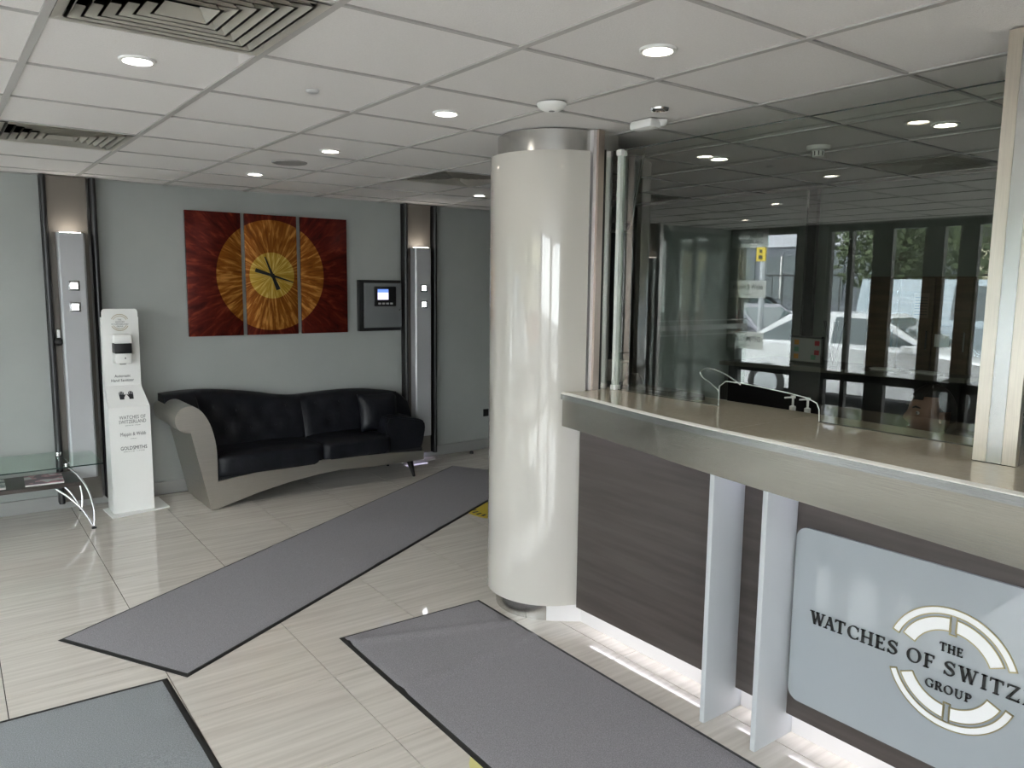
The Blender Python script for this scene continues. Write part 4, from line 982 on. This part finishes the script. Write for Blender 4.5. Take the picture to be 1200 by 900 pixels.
# tilted television and coat beside the pillar
tv = thing('television', 'black wall television seen edge-on behind glass beside the pillar', 'television', (3.0, 2.96, 2.0))
def tilt_box(name, l0, t0, l1, t1, z0, z1, sh_, m_, par):
    """box along the partition: l = along it, t = away from it into the office; leans forward with height"""
    bb = nb(); box(bb, l0, t0, z0, l1, t1, z1, bev=.003)
    dx, dy = .683, .730
    for v in bb.verts:
        l_, t_ = v.co.x, v.co.y - (v.co.z - z0) * sh_; t_ = -t_
        v.co.x = 2.93 + dx * l_ + dy * t_; v.co.y = 2.93 + dy * l_ - dx * t_
    return obj(name, bb, m_, par)
tilt_box('case', -.10, -.02, .42, .075, 2.00, 2.33, .16, M['black'], tv); tilt_box('bezel', -.102, -.028, .422, -.020, 1.995, 2.335, .16, mat('bezel_grey', (.20, .20, .20), .3), tv)
tilt_box('bracket', .12, .075, .22, .20, 2.10, 2.20, 0, M['black_m'], tv)
ct = thing('hanging_coat', 'dark coat hanging beside the pillar behind the glass', 'coat', (2.93, 3.0, 1.3))
bb = nb(); rings = []
for k in range(15):
    s = k / 14; z = 1.955 - .62 * s; ww = .035 + .035 * math.sin(PI * min(1, s * 1.2)); 
    rings.append([bb.verts.new((2.93 + .06 * math.cos(a) * (1 + .15 * math.sin(3 * a + s * 4)), 2.955 + (ww + .012 * math.sin(5 * a + 6 * s)) * math.sin(a), z)) for a in [2 * PI * q / 16 for q in range(16)]])
for A_, B_ in zip(rings, rings[1:]):
    for k in range(16): bb.faces.new((A_[k], A_[(k + 1) % 16], B_[(k + 1) % 16], B_[k]))
bb.faces.new(rings[0]); bb.faces.new(rings[-1][::-1]); obj('coat_body', bb, M['coat'], ct, smooth=True)
bb = nb(); tube(bb, [(2.93, 2.955, 1.95), (2.93, 2.955, 1.975), (2.93, 3.15, 1.98)], .004, 6); obj('hook', bb, M['chrome'], ct)

# ------------------------------------------------------------------ receptionist seated behind the counter
def skin_mesh(name, verts, edges, radii, root, m_, parent, sub=2):
    me = bpy.data.meshes.new(name); me.from_pydata([tuple(v) for v in verts], edges, [])
    o = bpy.data.objects.new(name, me); COL.objects.link(o)
    md = o.modifiers.new('skin', 'SKIN'); md.use_smooth_shade = True
    for i, r in enumerate(radii):
        me.skin_vertices[0].data[i].radius = (r, r) if not isinstance(r, tuple) else r
        me.skin_vertices[0].data[i].use_root = (i == root)
    s = o.modifiers.new('sub', 'SUBSURF'); s.levels = sub; s.render_levels = sub
    bpy.context.view_layer.update()
    m2 = bpy.data.meshes.new_from_object(o.evaluated_get(bpy.context.evaluated_depsgraph_get()))
    o.modifiers.clear(); o.data = m2; bpy.data.meshes.remove(me)
    m2.materials.clear(); m2.materials.append(m_)
    m2.polygons.foreach_set('use_smooth', [True] * len(m2.polygons)); o.parent = parent
    return o
HDX, HDY = 3.62, 1.665     # head position
face_rot = math.atan2(.52, -.85)     # looks along +y and a little towards the lobby
ps = thing('person', 'dark-haired person in dark shirt seated behind the counter glass', 'person', (HDX + .03, HDY - .03, 0), rotz=face_rot)
# local frame: +x forward, z up ; pelvis at seat height
V = [(-.02, 0, .50), (-.02, 0, .62), (-.02, 0, .76), (-.01, 0, .86), (0, 0, .93), (.01, 0, 1.00),          # spine, neck
     (0, .17, .87), (.06, .22, .68), (.26, .16, .66),                                                     # left arm
     (0, -.17, .87), (.06, -.22, .68), (.26, -.16, .66),                                                  # right arm
     (.0, .10, .50), (.38, .12, .50), (.40, .12, .10),                                                     # legs
     (.0, -.10, .50), (.38, -.12, .50), (.40, -.12, .10), (.50, .12, .06), (.50, -.12, .06)]
E_ = [(0, 1), (1, 2), (2, 3), (3, 4), (4, 5), (3, 6), (6, 7), (7, 8), (3, 9), (9, 10), (10, 11), (0, 12), (12, 13), (13, 14), (0, 15), (15, 16), (16, 17), (14, 18), (17, 19)]
Rr = [(.15, .12), (.14, .105), (.16, .115), (.12, .09), .058, .05, .065, .048, .034, .065, .048, .034, .095, .075, .045, .095, .075, .045, .04, .04]
skin_mesh('body', V, E_, Rr, 0, M['shirt'], ps)
bb = nb(); lathe(bb, [(.053, .0), (.050, .05), (.052, .12)], (.012, 0, .935), 20); obj('neck', bb, M['skin'], ps, smooth=True, local=True)
for sy in (1, -1):     # hands: palm and five separate fingers
    w0 = Vector((.25, sy * .16, .66)); vv = [w0, w0 + Vector((.05, 0, 0)), w0 + Vector((.10, 0, -.003))]; ee = [(0, 1), (1, 2)]; rr = [.024, .030, .028]
    for k, ln in enumerate((.068, .078, .072, .056)):
        off = (k - 1.5) * .019; a = len(vv)
        vv += [w0 + Vector((.10, sy * off, 0)), w0 + Vector((.10 + ln * .5, sy * off * 1.15, .002)), w0 + Vector((.10 + ln, sy * off * 1.2, -.016))]
        ee += [(1, a), (a, a + 1), (a + 1, a + 2)]; rr += [.0095, .0085, .007]
    a = len(vv); vv += [w0 + Vector((.055, -sy * .035, -.002)), w0 + Vector((.095, -sy * .052, -.008))]; ee += [(0, a), (a, a + 1)]; rr += [.011, .0085]
    skin_mesh('hand', vv, ee, rr, 0, M['skin'], ps)
# head
bb = nb(); bmesh.ops.create_uvsphere(bb, u_segments=40, v_segments=28, radius=1.0)
HC_ = Vector((.03, 0, 1.122))
def gau(x, s): return math.exp(-(x / s) ** 2)
for v in bb.verts:
    n_ = v.co.normalized(); x, y, z = n_
    p = Vector((x * .098, y * .076, z * .118))
    if z < 0: p.y *= 1 - .30 * (-z) ** 1.5; p.x *= 1 - .12 * (-z) ** 2
    if x > 0:
        p.x += .030 * gau(y, .16) * gau(z + .12, .20) * x          # nose
        p.x += .010 * gau(y, .13) * gau(z - .10, .22) * x          # bridge
        p.x -= .011 * (gau(y - .36, .16) + gau(y + .36, .16)) * gau(z - .08, .13) * x   # sockets
        p.x += .007 * gau(abs(y) - .36, .25) * gau(z - .28, .12) * x   # brow
        p.x += .012 * gau(y, .25) * gau(z + .80, .18)              # chin
        p.x += .008 * gau(y, .20) * gau(z + .50, .10) * x          # lips
        p.x -= .006 * gau(y, .25) * gau(z + .505, .025) * x
    v.co = p + HC_
obj('head', bb, M['skin'], ps, smooth=True, local=True)
for sy in (1, -1):
    bb = nb(); bmesh.ops.create_uvsphere(bb, u_segments=14, v_segments=10, radius=.0118, matrix=Matrix.Translation(HC_ + Vector((.0755, sy * .031, .012)))); e1 = obj('eye', bb, M['eye'], ps, smooth=True, local=True)
    bb = nb(); bmesh.ops.create_uvsphere(bb, u_segments=12, v_segments=8, radius=.0058, matrix=Matrix.Translation(HC_ + Vector((.0825, sy * .032, .012)))); obj('iris', bb, M['black'], e1, smooth=True, local=True)
    bb = nb(); tube(bb, [HC_ + Vector((.094, sy * .014, .033)), HC_ + Vector((.092, sy * .030, .040)), HC_ + Vector((.079, sy * .047, .034))], [.004, .005, .003], 6); obj('eyebrow', bb, M['hair'], ps, smooth=True, local=True)
    bb = nb(); bmesh.ops.create_uvsphere(bb, u_segments=14, v_segments=10, radius=1, matrix=Matrix.Translation(HC_ + Vector((-.002, sy * .078, .0))) @ Matrix.Rotation(sy * .35, 4, 'Z') @ Matrix.Diagonal((.018, .008, .032, 1))); obj('ear', bb, M['skin'], ps, smooth=True, local=True)
bb = nb(); tube(bb, [HC_ + Vector((.092, .024, -.060)), HC_ + Vector((.103, 0, -.058)), HC_ + Vector((.092, -.024, -.060))], [.002, .0055, .002], 6); obj('mouth', bb, M['lip'], ps, smooth=True, local=True)
bb = nb(); bmesh.ops.create_uvsphere(bb, u_segments=36, v_segments=24, radius=1.0)
for v in bb.verts:
    n_ = v.co.normalized(); x, y, z = n_
    k = 1.10 + .03 * math.sin(17 * x + 5) * math.sin(13 * y) * math.sin(11 * z)
    v.co = Vector((x * .102, y * .080, z * .122)) * k + HC_ + Vector((-.004, 0, .004))
kill = [v for v in bb.verts if (v.co - HC_).x > .02 and (v.co - HC_).z < .066 + .1 * abs((v.co - HC_).y) or (v.co - HC_).z < -.045 or ((v.co - HC_).x > -.03 and (v.co - HC_).z < .02)]
bmesh.ops.delete(bb, geom=kill, context='VERTS'); obj('hair', bb, M['hair'], ps, smooth=True, local=True)
ch = thing('office_chair', 'black office chair under the seated person behind the glass', 'chair', (HDX, HDY - .04, 0), rotz=face_rot)
def lbx(name, m_, par, *a, bev=0): b_ = nb(); box(b_, *a, bev=bev); return obj(name, b_, m_, par, smooth=30, local=True)
lbx('seat', M['black_m'], ch, -.22, -.24, .33, .26, .24, .405, bev=.02); lbx('backrest', M['black_m'], ch, -.30, -.22, .50, -.235, .22, 1.02, bev=.02)
lbx('back_bar', M['rod'], ch, -.28, -.03, .34, -.25, .03, .62)
bb = nb(); lathe(bb, [(0, .08), (.03, .08), (.03, .33), (0, .33)], (0, 0, 0), 14); obj('gas_column', bb, M['rod'], ch, local=True)
for k in range(5):
    a = 2 * PI * k / 5; bb = nb(); tube(bb, [(0, 0, .09), (.26 * math.cos(a), .26 * math.sin(a), .07)], .018, 8); l_ = obj('base_arm', bb, M['rod'], ch, local=True)
    bb = nb(); bmesh.ops.create_cone(bb, segments=14, radius1=.028, radius2=.028, depth=.03, cap_ends=True, matrix=Matrix.Translation((.26 * math.cos(a), .26 * math.sin(a), .028)) @ Matrix.Rotation(PI / 2, 4, 'Y')); obj('castor', bb, M['black'], l_, local=True)

# ================================================================== OUTSIDE (seen reflected in the glass)
ZG0 = -.12
b = nb(); box(b, -45, -25, ZG0 - .1, XL - .16, 40, ZG0); struct('ground', b, M['asphalt'])
b = nb(); box(b, XL - .16, -25, ZG0 - .1, 20, YF - .16, ZG0); struct('ground_front', b, M['asphalt'])
b = nb(); box(b, XL - 2.2, -12, ZG0, XL - .17, 20, -.03); struct('pavement', b, mat('paving', (.33, .32, .30), .9))
def car(label, loc, rot, paint, length=4.2, height=1.42, plate=None, van=False):
    t = thing('car', label, 'car', (loc[0], loc[1], ZG0), rotz=rot)
    L2 = length / 2; W = .87; h = height
    if van: low = [(-L2, .35), (-L2, h * .55), (L2 * .55, h * .55), (L2 * .95, h * .50), (L2, .40), (L2 * .8, .22), (-L2 * .85, .22)]; cab = [(-L2, h * .55), (-L2 * .98, h), (L2 * .35, h), (L2 * .62, h * .55)]
    else: low = [(-L2, .45), (-L2 * .97, h * .62), (-L2 * .72, h * .66), (L2 * .42, h * .64), (L2 * .88, h * .55), (L2, .42), (L2 * .9, .22), (-L2 * .92, .22)]; cab = [(-L2 * .84, h * .64), (-L2 * .52, h * .96), (-L2 * .2, h), (L2 * .08, h * .985), (L2 * .48, h * .63)]
    def loft(prof, stations):
        bb = nb(); rows = []
        cx = sum(p[0] for p in prof) / len(prof); cz = sum(p[1] for p in prof) / len(prof)
        for y, s in stations: rows.append([bb.verts.new((cx + (p[0] - cx) * s, y, cz + (p[1] - cz) * s)) for p in prof])
        n_ = len(prof)
        for A_, B_ in zip(rows, rows[1:]):
            for k in range(n_): bb.faces.new((A_[k], A_[(k + 1) % n_], B_[(k + 1) % n_], B_[k]))
        bb.faces.new(rows[0]); bb.faces.new(rows[-1]); return bb
    body = obj('body', loft(low, [(-W, .93), (-W + .07, 1), (W - .07, 1), (W, .93)]), paint, t, smooth=25, local=True)
    # cabin: top narrower than waist
    bb = nb(); zt, z0 = h, min(p[1] for p in cab)
    def yy(z, s): return s * (W - .06 - .20 * (z - z0) / (zt - z0))
    A_ = [bb.verts.new((x, yy(z, -1), z)) for x, z in cab]; B_ = [bb.verts.new((x, yy(z, 1), z)) for x, z in cab]; n_ = len(cab)
    bb.faces.new(A_); bb.faces.new(B_[::-1])
    for k in range(n_): bb.faces.new((A_[k], A_[(k + 1) % n_], B_[(k + 1) % n_], B_[k]))
    obj('cabin', bb, paint, t, smooth=25, local=True)
    cx = sum(p[0] for p in cab) / n_; cz = z0 + (zt - z0) * .48
    inner_ = [(cx + (x - cx) * .86, cz + (z - cz) * .74) for x, z in cab]
    for s in (-1, 1):       # side glass, split by a pillar
        for xa, xb in ((-9, cx - .04), (cx + .04, 9)):
            P = []
            m_ = len(inner_)
            for i in range(m_):      # clip polygon to [xa, xb]
                a, c = inner_[i], inner_[(i + 1) % m_]
                ina, inc = xa <= a[0] <= xb, xa <= c[0] <= xb
                if ina: P.append(a)
                if ina != inc:
                    xc = xa if (a[0] < xa) != (c[0] < xa) else xb; tt = (xc - a[0]) / (c[0] - a[0]); P.append((xc, a[1] + (c[1] - a[1]) * tt))
            if len(P) >= 3 and not (van and xa < -5):
                bb = nb(); f_ = bb.faces.new([bb.verts.new((x, yy(z, s) + s * .006, z)) for x, z in P]); obj('side_window', bb, M['car_glass'], t, local=True)
    for (i0, i1) in ((0, 1), (n_ - 2, n_ - 1)) if not van else ((n_ - 2, n_ - 1),):
        a, c = Vector((cab[i0][0], 0, cab[i0][1])), Vector((cab[i1][0], 0, cab[i1][1])); d = (c - a); out = Vector((-1 if i0 == 0 else 1, 0, .6)).normalized() * .008
        q = []
        for tt, s in ((.12, -1), (.88, -1), (.88, 1), (.12, 1)):
            p = a + d * tt + out; q.append((p.x, yy(p.z, s) * .88, p.z))
        bb = nb(); bb.faces.new([bb.verts.new(p) for p in q]); obj('windscreen', bb, M['car_glass'], t, local=True)
    for x in (-L2 * .62, L2 * .62):
        for s in (-1, 1):
            bb = nb(); bmesh.ops.create_cone(bb, segments=24, radius1=.31, radius2=.31, depth=.20, cap_ends=True, matrix=Matrix.Translation((x, s * (W - .09), .31)) @ Matrix.Rotation(PI / 2, 4, 'X')); wh = obj('wheel', bb, M['rubber'], t, local=True, smooth=40)
            bb = nb(); bmesh.ops.create_cone(bb, segments=20, radius1=.20, radius2=.20, depth=.21, cap_ends=True, matrix=Matrix.Translation((x, s * (W - .085), .31)) @ Matrix.Rotation(PI / 2, 4, 'X')); obj('rim', bb, M['galv'], wh, local=True)
    for s in (-1, 1):
        lbx('tail_light', M['red'], t, -L2 - .01, s * .60 - .12, h * .50, -L2 * .94, s * .60 + .12, h * .60, bev=.01)
        lbx('headlight', M['white_acr'], t, L2 * .86, s * .58 - .14, h * .42, L2 * .97, s * .58 + .14, h * .49, bev=.01)
        bb = nb(); box(bb, L2 * .30, s * (W + .0) - .05, h * .62, L2 * .38, s * (W + .06) + .05, h * .70, bev=.02); obj('wing_mirror', bb, paint, t, local=True)
    pl_ = lbx('number_plate', M['yellow'], t, -L2 - .02, -.26, .50, -L2 + .02, .26, .61)
    return t
car('white saloon car parked nearest the windows, reflected in the glass screen', (-6.3, 6.2), math.radians(-98), M['car_white'], 4.4, 1.45)
car('grey hatchback with rounded rear, reflected behind the white car', (-9.2, 10.6), math.radians(-80), M['car_grey'], 4.1, 1.46)
car('black estate car with yellow number plate, reflected farther off', (-13.0, 14.4), math.radians(20), M['car_black'], 4.3, 1.6)
car('silver van reflected behind the white saloon', (-11.5, 6.6), math.radians(-96), M['car_silver'], 4.9, 2.0, van=True)
car('white hatchback reflected at right of the glass screen', (-8.8, 3.4), math.radians(-94), M['car_white'], 4.0, 1.5)
def tree(label, x, y, h, r, seed):
    rnd = random.Random(seed); t = thing('tree', label, 'tree', (x, y, ZG0))
    bb = nb(); tube(bb, [(0, 0, 0), (.05, 0, h * .3), (-.05, .05, h * .6), (0, 0, h * .85)], [.16, .13, .10, .05], 8)
    for k in range(7):
        a = k * 2.4; z0 = h * (.35 + .05 * k); tube(bb, [(0, 0, z0), (r * .6 * math.cos(a), r * .6 * math.sin(a), z0 + h * .15)], [.05, .02], 6)
    obj('trunk', bb, M['bark'], t, local=True)
    vs, fs = [], []
    for k in range(5200):
        u, v_, w_ = rnd.gauss(0, 1), rnd.gauss(0, 1), rnd.gauss(0, 1); l_ = math.sqrt(u * u + v_ * v_ + w_ * w_) or 1; q = rnd.random() ** .45
        lump = 1 + .25 * math.sin(3 * u / l_ + seed) * math.cos(4 * v_ / l_)
        c = Vector((u / l_ * r * q * lump, v_ / l_ * r * q * lump, h * .68 + w_ / l_ * h * .36 * q * lump))
        a = Vector((rnd.uniform(-1, 1), rnd.uniform(-1, 1), rnd.uniform(-1, 1))).normalized() * .09; b_ = a.cross(Vector((rnd.uniform(-1, 1), rnd.uniform(-1, 1), rnd.uniform(-1, 1)))).normalized() * .06
        i = len(vs); vs += [c - a, c + b_, c + a, c - b_]; fs.append((i, i + 1, i + 2, i + 3))
    me = bpy.data.meshes.new('foliage'); me.from_pydata([tuple(v) for v in vs], [], fs); me.materials.append(M['leaf']); o = bpy.data.objects.new('foliage', me); COL.objects.link(o); o.parent = t; o['kind'] = 'stuff'
tree('green tree reflected in the right half of the glass screen', -14.5, 6.2, 5.0, 2.3, 3)
tree('second green tree reflected left of the cars', -15.5, 10.5, 5.2, 2.0, 5)
tree('green tree reflected towards the right steel post', -14.0, 1.0, 5.2, 2.2, 8)
tree('thin leafy tree reflected beside the lamp post', -11.0, 17.0, 5.0, 1.3, 11)
bd = thing('office_building', 'pale clad building with dark window band across the street', 'building', (-24, 20, ZG0))
bx('pale_upper_wall', M['pale_clad'], bd, -30, 12, 3.4, -24, 32, 9.0)
bx('lower_wall', mat('blue_grey_wall', (.18, .20, .23), .6), bd, -29.9, 12, ZG0, -24.1, 32, 3.4)
for k in range(9):
    y = 13 + k * 2.1; w_ = bx('window', M['car_glass'], bd, -24.12, y, 1.2, -24.05, y + 1.5, 3.0); bx('mullion', M['white'], w_, -24.06, y + .72, 1.2, -24.0, y + .78, 3.0)
b2_ = thing('low_yard_building', 'low cream building behind a railing across the street', 'building', (-22, 4, ZG0))
bx('cream_wall', M['cream_wall'], b2_, -26, -10, ZG0, -20, 11.0, 3.2); bx('roof', mat('roof_dark', (.10, .10, .10), .8), b2_, -26.2, -10.2, 3.2, -19.8, 11.2, 3.5)
for k in range(7): bx('window', M['car_glass'], b2_, -20.02, -9 + k * 2.8, 1.0, -19.96, -7.4 + k * 2.8, 2.4)
b3_ = thing('brick_wall', 'low red brick boundary wall behind the parked cars', 'wall', (-17, 4, ZG0)); bx('wall_body', M['brick'], b3_, -17.2, -8, ZG0, -16.9, 16, .85); bx('coping', M['pale_clad'], b3_, -17.25, -8, .85, -16.85, 16, .93)
rl = thing('railing', 'dark metal railing on the brick wall behind the cars', 'railing', (-17, 4, .9))
bb = nb(); box(bb, -17.07, -8, 2.05, -17.03, 16, 2.10); obj('top_rail', bb, M['rod'], rl)
bb = nb(); box(bb, -.012, -.012, 0, .012, .012, 1.15); up0 = obj('upright', bb, M['rod'], rl, local=True); up0.location = (-.05, -12, 0)
for k in range(1, 60): u = bpy.data.objects.new('upright', up0.data); COL.objects.link(u); u.parent = rl; u.location = (-.05, -12 + k * .4, 0)
lp_ = thing('lamp_post', 'street lamp post carrying a teal banner and a yellow sign', 'lamp post', (-8.0, 9.55, ZG0))
bb = nb(); tube(bb, [(-8.0, 9.55, ZG0), (-8.0, 9.55, 5.5)], .06, 12); obj('pole', bb, M['galv'], lp_, smooth=40)
bx('teal_banner', M['teal'], lp_, -7.93, 9.40, 2.50, -7.88, 9.68, 2.92)
y_ = bx('yellow_sign', M['yellow'], lp_, -7.93, 9.44, 2.20, -7.89, 9.64, 2.47); bx('sign_mark', M['black'], y_, -7.888, 9.50, 2.24, -7.885, 9.58, 2.31); bx('sign_mark', M['black'], y_, -7.888, 9.51, 2.37, -7.885, 9.57, 2.42)
print('objects', len(bpy.data.objects))
